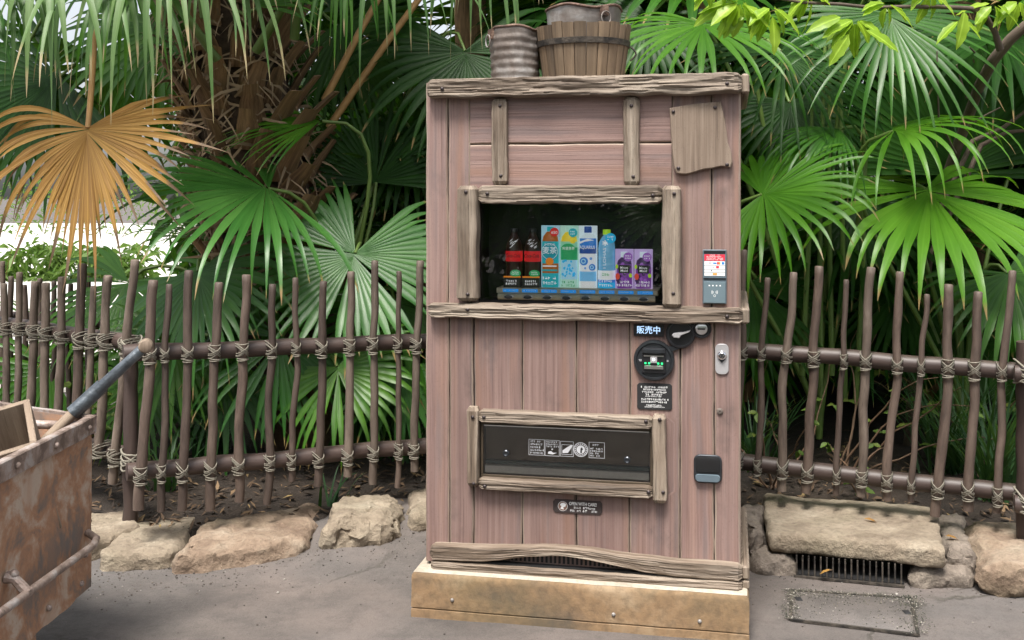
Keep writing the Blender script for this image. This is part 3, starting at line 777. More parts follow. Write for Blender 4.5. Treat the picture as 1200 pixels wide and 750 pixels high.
# grain coordinates run down the board
m.uv = [[(m.v[i][0] + .4, m.v[i][2]) for i in f] for f in m.f]
o = m.build("patch_board", M['patch_wood'], vm, 40); nails(o, [(789, 131), (838, 126), (852, 193), (795, 197)], F0 - .022)

# vent behind the arch
vx0, vx1 = X(598), X(752); vz0, vz1 = Z(667), Z(648)
m = MB(); m.box(vx0, vx1, F0 - .006, F0, vz0, vz1 + .004, .002); vent = m.build("vent_grille", M['plank'], vm)
m = MB()
for k in range(30):
    x = vx0 + (vx1 - vx0) * (k + .5) / 30; m.box(x - .0042, x + .0042, F0 - .0075, F0 - .0062, Z(661.5), Z(652))
m.build("slots", M['matt_black'], vent, 0)
m = MB(); m.box(X(520), X(840), F0 - .03, F0 - .002, Z(668), Z(663)); m.build("vent_shade_strip", M['matt_black'], vm)  # solid black strip drawn as the shade between the skirting boards

# ---- display case
case = MB(); th_ = .004
case.box(WX0 + .001, WX1 - .001, .152, .156, WZ0 + .002, WZ1 - .002)
case.box(WX0 + .001, WX0 + .005, .0, .15, WZ0 + .002, WZ1 - .002); case.box(WX1 - .005, WX1 - .001, .0, .15, WZ0 + .002, WZ1 - .002)
case.box(WX0 + .006, WX1 - .006, .0, .15, WZ1 - .006, WZ1 - .002); case.box(WX0 + .006, WX1 - .006, .0, .15, WZ0 + .002, WZ0 + .006)
disp = case.build("display_case", M['matt_black'], vm)
m = MB(); m.box(X(564), X(777), -.012, -.008, Z(352), Z(236)); m.build("glass_pane", M['glass'], disp)
# items stand 2 cm behind the glass
IY = .030                                                # y of item fronts; measured on that plane
def I(px, py): return ml(px, py, -IY)
shz = I(683, 338)[1]
m = MB(); m.box(I(583, 340)[0], I(772, 340)[0], .012, .145, I(683, 345)[1], shz, .003); m.build("shelf", M['olive'], disp)
m = MB(); zz = ml(683, 349, -.012)[1]
m.tube([(ml(584, 349, -.012)[0], .010, zz), (ml(768, 349, -.012)[0], .010, zz)], .0125, 14); m.build("button_rail", M['olive'], disp)
for k in range(8):
    cx = 597 + k * 22.5
    x, _ = ml(cx, 349, -.012)
    m = MB(); m.lathe([(.0205, 0), (.0205, .004), (.017, .006)], 20, (0, 0, 0), axis='Y')
    b_ = m.build("button", M['steel'], disp, 40, (x, -.001, zz)); b_.scale = (1, 1, .46)
    m = MB(); m.lathe([(.0155, 0), (.0155, .0012), (.012, .002)], 20, (0, -.0062, 0), axis='Y'); m.build("lens", M['dark_metal'], b_)
    x0, x1 = ml(cx - 7.5, 341, -.011)[0], ml(cx + 10.5, 341, -.011)[0]; z_ = ml(683, 341.8, -.011)[1]
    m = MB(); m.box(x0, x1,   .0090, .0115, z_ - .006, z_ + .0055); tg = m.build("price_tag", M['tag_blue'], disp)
    m = MB(); small_print(m, x0 + .004, x1 - .004, z_, .005, .0084, k); m.build("small_print", M['white_print'], tg, 0)

# ---- dispenser
ins = MB()
ins.box(FX0 + .001, FX1 - .001, .150, .156, FZ0 + .002, FZ1 - .002)
ins.box(FX0 + .001, FX0 + .004, .0, .149, FZ0 + .002, FZ1 - .002); ins.box(FX1 - .004, FX1 - .001, .0, .149, FZ0 + .002, FZ1 - .002)
ins.box(FX0 + .005, FX1 - .005, .0, .149, FZ0 + .002, FZ0 + .006); ins.box(FX0 + .005, FX1 - .005, .0, .149, FZ1 - .006, FZ1 - .002)
dis = ins.build("dispenser_bin", M['brown_metal'], vm)
m = MB(); fx0, fx1, fz0, fz1 = X(564), X(765), Z(565), Z(498); y0 = -.02; tk = .012
m.box(fx0, fx1, y0, y0 + .012, fz0, fz0 + tk, .002); m.box(fx0, fx1, y0, y0 + .012, fz1 - tk, fz1, .002)
m.box(fx0, fx0 + tk * .7, y0, y0 + .012, fz0 + tk, fz1 - tk); m.box(fx1 - tk * .7, fx1, y0, y0 + .012, fz0 + tk, fz1 - tk)
flap = m.build("flap_frame", M['brown_metal'], dis)
m = MB(); m.box(fx0 + .009, fx1 - .009, y0 + .004, y0 + .008, fz0 + tk, fz1 - tk); m.build("flap_pane", M['smoke_glass'], dis)
m = MB(); m.box(fx0 + .012, fx1 - .012, y0 - .004, y0 + .003, fz1 - tk - .005, fz1 - tk + .001, .0015); m.build("flap_lip", M['steel'], dis)
M['teal_rubber'] = plain('teal_rubber', (.018, .055, .065), .5, 0, .2)
M['bin_brown'] = plain('bin_brown_panel', (.085, .060, .044), .5, 0, .25, 6)
m = MB(); m.box(fx0 + .012, fx1 - .012, .012, .02, fz0 + .062, fz1 - .004, .002); m.build("bin_back", M['bin_brown'], dis)
m = MB(); m.box(fx0 + .012, fx1 - .012, -.002, .02, fz0 + .046, fz0 + .062, .003); m.build("bin_lip", M['teal_rubber'], dis)
m = MB(); m.box(fx0 + .012, fx1 - .012, -.008, .02, fz0 + .014, fz0 + .045, .003); m.build("bin_reflection_strip", M['pale_metal'], dis)  # pale strip stands in for the light reflection low on the pane
for px, py in ((593, 531), (735, 539)):
    x, z = ml(px, py, .016); m = MB(); m.lathe([(.0125, -.002), (.0125, .003), (.009, .006), (.006, .004), (.001, .003)], 16, (x, y0 + .003, z), axis='Y'); m.build("flap_bolt", M['dark_metal'], dis)
# printed pictograms on the flap
yp = y0 + .0032
def outline(m, x0, x1, z0, z1, w, y):
    for a in ((x0, x1, z0, z0 + w), (x0, x1, z1 - w, z1), (x0, x0 + w, z0 + w, z1 - w), (x1 - w, x1, z0 + w, z1 - w)):
        m.quad((a[0], y, a[2]), (a[1], y, a[2]), (a[1], y, a[3]), (a[0], y, a[3]))
def disc(m, cx, cz, r0, r1, y, n=28):
    for k in range(n):
        a, b = 2*math.pi*k/n, 2*math.pi*(k+1)/n
        m.quad((cx + r0*math.cos(a), y, cz + r0*math.sin(a)), (cx + r1*math.cos(a), y, cz + r1*math.sin(a)), (cx + r1*math.cos(b), y, cz + r1*math.sin(b)), (cx + r0*math.cos(b), y, cz + r0*math.sin(b)))
def poly_face(m, pts, y, mi=0):
    i = len(m.v); m.v += [(a, y, b) for a, b in pts]; m.face(tuple(range(i, i + len(pts))), None, mi)
m = MB(); O_ = 0.0186
P = lambda px, py: ml(px, py, O_)
for (a, b, c, d) in ((619.5, 514.5, 638, 534), (638.5, 515.5, 655.5, 535), (656.5, 517, 672, 535.5), (690, 518, 708.5, 537.5)):
    x0, z1 = P(a, b); x1, z0 = P(c, d); outline(m, x0, x1, z0, z1, .0014, yp)
x0, z1 = P(619.5, 514.5); x1, z0 = P(638, 534)
for k in range(5): small_print(m, x0 + .006, x1 - .004, z1 - .008 - k * .0105, .0078, yp, 100 + k)
x0, z1 = P(638.5, 515.5); x1, z0 = P(655.5, 535)
for k in range(3): small_print(m, x0 + .004, x1 - .004, z1 - .007 - k * .0085, .0068, yp, 120 + k)
cx, cz = (x0 + x1) / 2, z0 + .014
poly_face(m, [(cx - .016, cz - .006), (cx + .002, cz - .008), (cx + .018, cz - .001), (cx + .004, cz - .002), (cx - .004, cz + .004), (cx - .014, cz + .002)], yp); disc(m, cx, cz + .011, 0.0005, .003, yp, 10)
x0, z1 = P(656.5, 517); x1, z0 = P(672, 535.5); outline(m, x0 + .005, x1 - .005, z0 + .007, z1 - .012, .0012, yp)
cx, cz = (x0 + x1) / 2, (z0 + z1) / 2
poly_face(m, [(cx - .016, cz - .016), (cx + .004, cz - .014), (cx + .012, cz - .002), (cx + .022, cz + .014), (cx + .016, cz + .016), (cx - .002, cz + .004), (cx - .016, cz - .006)], yp - .0004)
x0, z1 = P(690, 518); x1, z0 = P(708.5, 537.5)
small_print(m, x0 + .014, x1 - .012, z1 - .010, .008, yp, 130)
for k in range(4): small_print(m, x0 + .005, x1 - (.004 if k < 2 else .02), z1 - .024 - k * .0085, .007, yp, 140 + k)
cx, cz = P(680.5, 527); disc(m, cx, cz, .024, .0265, yp); disc(m, cx, cz, .0, .0155, yp, 24)
for k in range(18):
    an = 2*math.pi*k/18 + .1; a2 = an + .2
    m.quad((cx + .018*math.cos(an), yp, cz + .018*math.sin(an)), (cx + .0222*math.cos(an), yp, cz + .0222*math.sin(an)), (cx + .0222*math.cos(a2), yp, cz + .0222*math.sin(a2)), (cx + .018*math.cos(a2), yp, cz + .018*math.sin(a2)))
m.build("pictograms", M['grey_print'], dis, 0)
m = MB(); poly_face(m, [(cx - .002, cz - .012), (cx + .005, cz - .012), (cx + .004, cz - .004), (cx + .009, cz + .002), (cx + .003, cz + .009), (cx - .001, cz + .004)], yp - .0006); m.build("emblem_figure", M['matt_black'], dis, 0)

# ---- controls
def rrect(x0, x1, z0, z1, r, n=5):
    pts = []
    for cx_, cz_, a0 in ((x1 - r, z0 + r, -90), (x1 - r, z1 - r, 0), (x0 + r, z1 - r, 90), (x0 + r, z0 + r, 180)):
        for k in range(n + 1):
            a = math.radians(a0 + 90 * k / n); pts.append((cx_ + r * math.cos(a), cz_ + r * math.sin(a)))
    return pts
def rect_px(a, b, c, d, off=.02):
    cx_, cz_ = (a + c) / 2, (b + d) / 2
    return ml(a, cz_, off)[0], ml(c, cz_, off)[0], ml(cx_, d, off)[1], ml(cx_, b, off)[1]
# card reader
x0, x1, z0, z1 = rect_px(823.5, 292.5, 851.5, 356)
m = MB(); m.prism(rrect(x0, x1, z0, z1, .003), F0 - .014, F0, b=.002); rd = m.build("card_reader", M['grey_plastic'], vm)
y = F0 - .0145; H_ = z1 - z0; W_ = x1 - x0
def patch(name, mat, a, b, c, d, dy=0): # fractions of the panel
    m = MB(); m.quad((x0 + W_*a, y - dy, z1 - H_*d), (x0 + W_*c, y - dy, z1 - H_*d), (x0 + W_*c, y - dy, z1 - H_*b), (x0 + W_*a, y - dy, z1 - H_*b)); return m.build(name, mat, rd, 0)
M['red_print'] = plain('red_print', (.62, .03, .06), .5, var=.03)
M['orange_print'] = plain('orange_print', (.75, .30, .04), .5, var=.03)
M['screen'] = plain('reader_panel', (.13, .18, .205), .3, var=.04)
patch("header_strip", M['dark_metal'], .05, .02, .95, .075, .0001)
patch("red_notice", M['red_print'], .07, .085, .93, .205, .0001)
m = MB()
for k in range(4): small_print(m, x0 + W_ * (.16 if k else .3), x1 - W_ * (.14 if k else .3), z1 - H_ * (.10 + k * .028), .0045, y - .0005, 200 + k)
m.build("small_print", M['white_print'], rd, 0)
patch("white_notice", M['white_print'], .07, .212, .93, .48, .0001)
m = MB()
for f in (.29, .36, .415): m.quad((x0 + W_*.07, y - .0004, z1 - H_*(f + .006)), (x0 + W_*.93, y - .0004, z1 - H_*(f + .006)), (x0 + W_*.93, y - .0004, z1 - H_*f), (x0 + W_*.07, y - .0004, z1 - H_*f))
m.build("rule_line", M['grey_plastic'], rd, 0)
for nm, mt, a, b, c, d in (("blue_mark", M['blue_print'], .44, .235, .58, .262), ("red_mark", M['red_print'], .60, .225, .67, .27), ("orange_mark", M['orange_print'], .67, .225, .74, .27), ("blue_mark", M['blue_print'], .80, .225, .90, .27), ("grey_mark", M['grey_print'], .24, .228, .36, .27),
                           ("grey_mark", M['grey_print'], .40, .31, .50, .335), ("red_mark", M['red_print'], .56, .30, .68, .34), ("grey_mark", M['dark_metal'], .35, .375, .40, .395), ("orange_mark", M['orange_print'], .42, .43, .60, .465)):
    patch(nm, mt, a, b, c, d, .0007)
m = MB(); m.box(x0 + .002, x1 - .002, F0 - .0165, F0 - .0142, z1 - H_*.545, z1 - H_*.52); m.build("ridge", M['dark_metal'], rd)
m = MB(); m.box(x0 + W_*.05, x1 - W_*.05, F0 - .0175, F0 - .0141, z0 + H_*.02, z1 - H_*.59, .001); m.build("touch_pad", M['screen'], rd)
m = MB()
for k in range(4): disc(m, x0 + W_*(.28 + k*.15), z1 - H_*.66, 0, .0026, F0 - .0178, 10)
for k, r in enumerate((.004, .007, .010)):
    for s_ in (-1, 1):
        for q in range(6):
            a, b = math.radians(-40 + q*13), math.radians(-40 + (q+1)*13)
            cx, cz = x0 + W_*.5, z1 - H_*.78
            m.quad((cx + s_*r*math.cos(a), F0 - .0178, cz + r*math.sin(a)), (cx + s_*(r+.0012)*math.cos(a), F0 - .0178, cz + (r+.0012)*math.sin(a)), (cx + s_*(r+.0012)*math.cos(b), F0 - .0178, cz + (r+.0012)*math.sin(b)), (cx + s_*r*math.cos(b), F0 - .0178, cz + r*math.sin(b)))
disc(m, x0 + W_*.5, z1 - H_*.845, .003, .0042, F0 - .0178, 14)
m.build("touch_symbol", M['white_print'], rd, 0)
# "on sale" sign
x0, x1, z0, z1 = rect_px(742.5, 380.5, 778, 394)
m = MB(); m.prism(rrect(x0, x1, z0, z1, .002), F0 - .008, F0, b=.001); sg = m.build("status_sign", M['black_plastic'], vm)
text("販売中", .030, M['lit_text'], sg, (x0 + x1) / 2, F0 - .0085, (z0 + z1) / 2, width=(x1 - x0) * .77, bold=.0002)
# coin unit: two linked discs and the note acceptor
def dial(name, px, py, r, mat, prof):
    x, z = ml(px, py, .02); m = MB(); m.lathe([(r * a, h) for a, h in prof], 36, (x, F0, z), axis='Y'); return m.build(name, mat, vm, 35), x, z
dp = [(1, 0), (1, .012), (.95, .016), (.84, .017), (.80, .012), (0.01, .011)]
o1, cx, cz = dial("lever_dial", 797.5, 391, 16.8 * PX, M['black_plastic'], dp)
m = MB(); disc(m, cx, cz, 16.8*PX*.78, 16.8*PX*.82, F0 - .0172, 36); m.build("ring", M['dark_metal'], o1, 0)
m = MB(); m.prism([(cx - .024, cz - .012), (cx - .004, cz - .014), (cx + .004, cz - .004), (cx + .034, cz + .010), (cx + .036, cz + .016), (cx + .012, cz + .008), (cx - .006, cz + .006), (cx - .024, cz + .003), (cx - .030, cz - .004)], F0 - .030, F0 - .011, b=.003); m.build("lever", M['pale_metal'], o1)
m = MB(); small_print(m, cx - .016, cx + .018, cz + .044, .006, F0 - .0176, 301); m.build("small_print", M['white_print'], o1, 0)
o2, cx2, cz2 = dial("coin_slot", 822, 385, 11.2 * PX, M['black_plastic'], dp)
m = MB(); m.lathe([(.021, 0), (.021, .004), (.018, .006)], 24, (cx2, F0 - .011, cz2), axis='Y'); m.build("slot_plate", M['steel'], o2)
m = MB(); m.box(cx2 - .013, cx2 + .013, F0 - .0185, F0 - .0165, cz2 - .003, cz2 + .002); m.build("slot", M['matt_black'], o2)
m = MB(); m.prism([(cx + .035, cz - .012), (cx2 - .02, cz2 - .02), (cx2 - .02, cz2 + .022), (cx + .03, cz + .038)], F0 - .010, F0); m.build("bridge", M['black_plastic'], o1)
o3, cx3, cz3 = dial("note_acceptor", 766.5, 422, 23.5 * PX, M['dark_metal'], [(1, 0), (1, .012), (.96, .018), (.86, .019), (.82, .015), (.01, .014)])
m = MB(); m.prism([(cx + .005, cz - .05), (cx - .028, cz - .045), (cx3 + .035, cz3 + .05), (cx3 + .055, cz3 + .03)], F0 - .010, F0); m.build("bridge", M['dark_metal'], o3)
r = 23.5 * PX
m = MB(); m.box(cx3 - r*.56, cx3 + r*.56, F0 - .024, F0 - .012, cz3 - r*.62, cz3 + r*.62, .003); m.build("mouth_housing", M['black_plastic'], o3)
m = MB(); m.box(cx3 - r*.54, cx3 + r*.54, F0 - .033, F0 - .022, cz3 + r*.36, cz3 + r*.6, .003); m.build("upper_lip", M['dark_metal'], o3)
m = MB(); m.box(cx3 - r*.46, cx3 + r*.46, F0 - .029, F0 - .0235, cz3 - r*.42, cz3 - r*.22, .002); m.build("lower_lip", M['steel'], o3)
m = MB(); m.box(cx3 - r*.48, cx3 + r*.48, F0 - .027, F0 - .0235, cz3 + r*.20, cz3 + r*.28, .001); m.build("lip_edge", M['steel'], o3)
m = MB(); m.box(cx3 - .012, cx3 + .012, F0 - .0275, F0 - .0242, cz3 - .008, cz3 + .016, .002); m.build("guide", M['pale_metal'], o3)
m = MB(); disc(m, cx3, cz3 + .005, 0, .005, F0 - .0282, 14); m.build("lens", glow('white_led', (.8, .9, 1), .8), o3, 0)
for k in (-.40, -.22, .22, .40):
    m = MB(); m.box(cx3 + r*k - .0032, cx3 + r*k + .0032, F0 - .0268, F0 - .0245, cz3 - r*.16, cz3 - r*.16 + .006); m.build("led", M['green_led'], o3)
m = MB()
for s_ in (-1, 1): small_print(m, cx3 + s_*r*.68 - .004, cx3 + s_*r*.68 + .006, cz3, .008, F0 - .0178, 310 + s_)
m.build("small_print", M['grey_print'], o3, 0)
# notice plate
x0, x1, z0, z1 = rect_px(746.5, 449.5, 787.5, 480.5)
c = .007
m = MB(); m.prism([(x0 + c, z0), (x1 - c, z0), (x1, z0 + c), (x1, z1 - c), (x1 - c, z1), (x0 + c, z1), (x0, z1 - c), (x0, z0 + c)], F0 - .004, F0, b=.0008); pn = m.build("notice_plate", M['matt_black'], vm)
m = MB(); W_ = x1 - x0; H_ = z1 - z0
for k, (f, a, b) in enumerate(((.14, .10, .90), (.235, .18, .82), (.33, .14, .86), (.425, .24, .76), (.49, .24, .72), (.60, .08, .90), (.70, .12, .88), (.83, .26, .74), (.89, .22, .80))):
    small_print(m, x0 + W_*a, x0 + W_*b, z1 - H_*f, .0072 if k not in (4, 8) else .005, F0 - .0044, 400 + k)
m.build("small_print", M['white_print'], pn, 0)
# lock plate, bolt, coin return
x0, x1, z0, z1 = rect_px(838, 403, 854, 439)
m = MB(); m.prism(rrect(x0, x1, z0, z1, .018), F0 - .006, F0, b=.002); lk = m.build("lock_plate", M['pale_metal'], vm)
cx, cz = (x0 + x1) / 2, z1 - (z1 - z0) * .37
m = MB(); m.lathe([(.0165, 0), (.0165, .006), (.014, .010), (.010, .013), (.007, .010), (.001, .010)], 24, (cx, F0 - .005, cz), axis='Y'); m.build("lock_barrel", M['chrome'], lk)
m = MB(); m.prism([(cx - .012, cz - .014), (cx, cz - .027), (cx + .012, cz - .014), (cx, cz - .006)], F0 - .0105, F0 - .005, b=.001); m.build("keyhole_guard", M['dark_metal'], lk)
m = MB(); m.lathe([(.005, 0), (.005, .003), (.001, .003)], 12, (cx, F0 - .016, cz), axis='Y'); m.build("keyhole", M['matt_black'], lk)
x, z = ml(843.5, 482); m = MB(); m.lathe([(.0115, 0), (.0115, .004), (.008, .007), (.004, .0072), (.004, .005), (.001, .005)], 18, (x, F0, z), axis='Y'); m.build("cap_bolt", M['zinc'], vm)
x0, x1, z0, z1 = rect_px(813, 533, 846, 566)
m = MB(); m.prism(rrect(x0, x1, z0, z1, .022), F0 - .010, F0, b=.003); cr = m.build("coin_return", M['dark_metal'], vm)
m = MB(); m.prism(rrect(x0 + .006, x1 - .006, z0 + .034, z1 - .006, .014), F0 - .0106, F0 - .0098); m.build("cup", M['matt_black'], cr)
m = MB(); m.prism(rrect(x0 + .006, x1 - .006, z0 + .006, z0 + .032, .010), F0 - .018, F0 - .0098, b=.003); m.build("cup_lip", M['grey_plastic'], cr)
m = MB(); m.prism(rrect(x0 + .008, x1 - .008, z0 + .040, z1 - .008, .012), F0 - .0135, F0 - .0115, b=.0005); m.build("cup_flap", M['clear_plastic'], cr)
# "open with care" plate
x0, x1, z0, z1 = rect_px(648, 586.5, 705.5, 602)
c = .008
m = MB(); m.prism([(x0 + c, z0), (x1 - c, z0), (x1, z0 + c), (x1, z1 - c), (x1 - c, z1), (x0 + c, z1), (x0, z1 - c), (x0, z0 + c)], F0 - .004, F0, b=.0008)
oc = m.build("care_plate", M['carcass'], vm)
text("OPEN WITH CARE!", .0165, M['white_print'], oc, x0 + (x1 - x0)*.61, F0 - .0046, z1 - (z1 - z0)*.28, width=(x1 - x0)*.56, bold=.0002)
m = MB()
for k in range(2): small_print(m, x0 + (x1 - x0)*(.37 - .02*k), x1 - (x1 - x0)*(.12 - .03*k), z1 - (z1 - z0)*(.56 + .23*k), .0085, F0 - .0045, 500 + k)
cx, cz = x0 + (x1 - x0)*.20, (z0 + z1)/2
disc(m, cx, cz, .0165, .0178, F0 - .0045, 24)
poly_face(m, [(cx - .009, cz - .010), (cx + .004, cz - .012), (cx + .002, cz - .004), (cx + .010, cz - .001), (cx + .012, cz + .008), (cx + .004, cz + .013), (cx - .006, cz + .011), (cx - .011, cz + .004), (cx - .005, cz)], F0 - .0045)
m.build("small_print", M['white_print'], oc, 0)
M['badge'] = plain('badge_brown', (.18, .10, .07), .5)
m = MB(); disc(m, cx, cz, 0, .0163, F0 - .0042, 24); m.build("badge", M['badge'], oc, 0)

# ------------------------------------------------------------------ drinks in the display case (each lifts out)
def PV(name, c, rough=.35, var=.04):                     # emission added to the colours to brighten the case items; no lamp there
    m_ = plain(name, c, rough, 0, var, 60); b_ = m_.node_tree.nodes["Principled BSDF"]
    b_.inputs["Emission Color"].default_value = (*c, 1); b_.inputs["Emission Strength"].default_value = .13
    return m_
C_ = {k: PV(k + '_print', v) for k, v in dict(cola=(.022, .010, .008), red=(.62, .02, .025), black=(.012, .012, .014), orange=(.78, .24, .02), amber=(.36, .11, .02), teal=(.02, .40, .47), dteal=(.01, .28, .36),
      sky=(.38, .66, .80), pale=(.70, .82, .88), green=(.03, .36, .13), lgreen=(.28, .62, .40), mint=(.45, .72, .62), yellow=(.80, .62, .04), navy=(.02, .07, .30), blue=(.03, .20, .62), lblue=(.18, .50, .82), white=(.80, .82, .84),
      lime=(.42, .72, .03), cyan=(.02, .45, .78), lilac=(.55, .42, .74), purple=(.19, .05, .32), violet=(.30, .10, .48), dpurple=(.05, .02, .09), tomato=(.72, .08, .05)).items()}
def item(name, label, cat, px, group=None, y=.075):
    x, _ = ml(px, 337, -y); p = M0 + MROT @ Vector((x, y, shz + .0005))
    return thing(name, label, cat, p, -TH, group)
def bottle(root, bands, sx=1.0, sy=1.0, n=24, part="bottle", mats=None):
    """bands: list of (material, [(r,z)...]) stacked upward; one mesh"""
    ms = []; m = MB()
    for mt, prof in bands:
        if mt not in ms: ms.append(mt)
        rings = [[(sx*r*math.cos(2*math.pi*k/n), sy*r*math.sin(2*math.pi*k/n), z) for k in range(n)] for r, z in prof]
        m.loft(rings, cap=True, mi=ms.index(mt))
    return m.build(part, ms, root, 50)
def blob(root, name, mat, cx, cz, rx, rz, y, th=.0008, n=18):
    m = MB(); m.prism([(cx + rx*math.cos(2*math.pi*k/n), cz + rz*math.sin(2*math.pi*k/n)) for k in range(n)], y - th, y); return m.build(name, mat, root, 0)
def panel(root, name, mat, x0, x1, z0, z1, y, th=.001):
    m = MB(); m.box(x0, x1, y - th, y, z0, z1); return m.build(name, mat, root, 0)
def print_rows(root, mat, rows, y, seed, h):
    m = MB()
    for k, (a, b, z) in enumerate(rows): small_print(m, a, b, z, h, y, seed + k)
    return m.build("small_print", mat, root, 0)

for q, (px, lab) in enumerate(((602.5, "leftmost dark cola bottle with red label in the display window"), (624.5, "second dark cola bottle with red label, beside the tea card"))):
    it = item("cola_bottle", lab, "bottle", px, "cola bottles in the display window", .065)
    bottle(it, [(C_['cola'], [(.026, .012), (.031, .018), (.031, .055), (.029, .075), (.0315, .095)])])
    bottle(it, [(C_['cola'], [(.0315, .1345), (.030, .15), (.0255, .168), (.017, .186), (.012, .196), (.012, .204)])], part="shoulder")
    bottle(it, [(C_['red'], [(.032, .0955), (.0325, .10), (.0325, .130), (.032, .134)])], part="label_band")
    bottle(it, [(C_['black'], [(.0135, .204), (.0135, .216), (.012, .2185)])], part="cap", n=16)
    text("Coca-Cola", .019, C_['black'], it, 0, -.0335, .117, shear=.35, width=.056, bold=.0001)
    m = MB()
    for k in range(14):
        rr = random.Random(q * 50 + k); x = rr.uniform(-.018, .012); z = rr.uniform(.142, .172); yb = -.031 + max(0, z - .15) * .45
        m.quad((x, yb, z), (x + .009, yb, z + .007), (x + .011, yb, z + .010), (x + .001, yb, z + .003))
    m.build("shoulder_print", C_['white'], it, 0)
    m = MB(); m.box(-.0325, .0325, -.040, .030, 0, .036, .001); st = m.build("display_block", C_['black'], it)
    panel(st, "flame_edge", C_['orange'], -.0325, .0325, .036, .0415, -.0355, .004)
    print_rows(st, C_['white'], [(-.022, .022, .023), (-.024, .024, .013)], -.0408, 600 + q, .0085)
    b = blob(it, "sticker", C_['green'], .013, .052, .0205, .0135, -.0385, .001); print_rows(b, C_['white'], [(.0, .026, .056), (-.002, .028, .049)], -.0398, 620 + q, .005)

def card(name, label, px, w, h, mat, y=.046):
    it = item(name, label, "drink card", px, "printed drink cards in the display window", y)
    m = MB(); m.box(-w/2, w/2, 0, .008, 0, h, .0008); m.build("backing_card", mat, it)
    return it
BW, BH = 21.7 / 316, .231
# barley tea
it = card("drink_card", "barley tea drink card with teal label and red 650 badge", 645, BW, BH, C_['sky'])
bottle(it, [(C_['teal'], [(.030, .002), (.031, .006), (.031, .054)]), (C_['amber'], [(.031, .054), (.031, .09)]), (C_['teal'], [(.0315, .09), (.0315, .162), (.031, .172)]), (C_['amber'], [(.031, .172), (.027, .19), (.015, .206), (.0125, .208)]), (C_['teal'], [(.013, .209), (.013, .226)])], sy=.52)
b = blob(it, "label_disc", C_['dteal'], 0, .135, .030, .036, -.0098); m = MB(); disc(m, 0, .135, .0285, .0300, -.0112, 26); m.build("label_ring", C_['white'], b, 0)
text("やかんの", .0105, C_['white'], b, 0, -.0115, .160, width=.040); text("麦茶", .028, C_['white'], b, 0, -.0115, .137, width=.052, bold=.0002)
blob(it, "kettle", C_['orange'], 0, .098, .015, .014, -.0115); panel(it, "cream_band", C_['white'], -.026, .026, .078, .083, -.0102); panel(it, "teal_band", C_['teal'], -.029, .029, .062, .068, -.0102)
print_rows(it, C_['white'], [(-.027, .027, .036), (-.027, .027, .018)], -.0102, 640, .012)
b = blob(it, "badge", C_['red'], .018, .207, .0165, .0165, -.012); text("650", .0145, C_['white'], b, .018, -.0136, .205, width=.023, bold=.0001)
# green tea
it = card("drink_card", "green tea drink card with mint label and yellow top", 667, BW, BH, C_['mint'])
bottle(it, [(C_['mint'], [(.030, .002), (.031, .006), (.031, .032)]), (C_['sky'], [(.031, .032), (.031, .104)]), (C_['green'], [(.0315, .104), (.0315, .150)]), (C_['lgreen'], [(.0315, .150), (.031, .172)]), (C_['yellow'], [(.031, .172), (.027, .190), (.015, .205), (.0125, .207)]), (C_['mint'], [(.013, .208), (.013, .226)])], sy=.52)
b = blob(it, "label_disc", C_['green'], -.001, .145, .026, .020, -.0104); text("爽健美茶", .013, C_["white"], b, 0, -.0118, .146, width=.046)
blob(it, "lemon", C_['yellow'], .016, .172, .010, .007, -.0104)
m = MB(); rr = random.Random(8)
for k in range(26):
    x, z = rr.uniform(-.027, .02), rr.uniform(.04, .098); m.quad((x, -.0102, z), (x + rr.uniform(.004, .01), -.0102, z + rr.uniform(-.004, .004)), (x + rr.uniform(.004, .009), -.0102, z + .008), (x + .001, -.0102, z + .007))
m.build("ice_print", C_['cyan'], it, 0)
print_rows(it, C_['green'], [(-.026, .026, .022), (-.026, .026, .010)], -.0102, 650, .009)
b = blob(it, "badge", C_['teal'], .017, .205, .0165, .0165, -.012); print_rows(b, C_['white'], [(.006, .030, .209), (.008, .028, .200)], -.0134, 655, .006)
# sports drink
it = card("drink_card", "blue and white sports drink card with navy cap", 689, BW, BH, C_['pale'])
bottle(it, [(C_['white'], [(.029, .002), (.031, .006), (.031, .026)]), (C_['lblue'], [(.031, .026), (.031, .062)]), (C_['white'], [(.031, .062), (.031, .128)]), (C_['navy'], [(.0315, .128), (.0315, .150)]), (C_['blue'], [(.0315, .150), (.031, .184)]), (C_['pale'], [(.031, .184), (.025, .196), (.014, .204)]), (C_['navy'], [(.014, .205), (.014, .226), (.012, .228)])], sy=.52)
text("AQUARIUS", .017, C_['white'], it, 0, -.0125, .151, width=.057, bold=.0002)
m = MB(); poly_face(m, [(-.028, .172), (.0, .183), (.026, .178), (-.01, .172), (-.028, .164)], -.0106); m.build("swoosh", C_['white'], it, 0)
for x, z, r in ((-.013, .100, .0155), (.018, .078, .0125), (.013, .110, .005), (-.008, .074, .004)):
    b = blob(it, "droplet", C_['blue'], x, z, r, r, -.0104); m = MB(); disc(m, x - r*.1, z, r*.35, r*.6, -.0116, 14); m.build("droplet_ring", C_['sky'], b, 0)
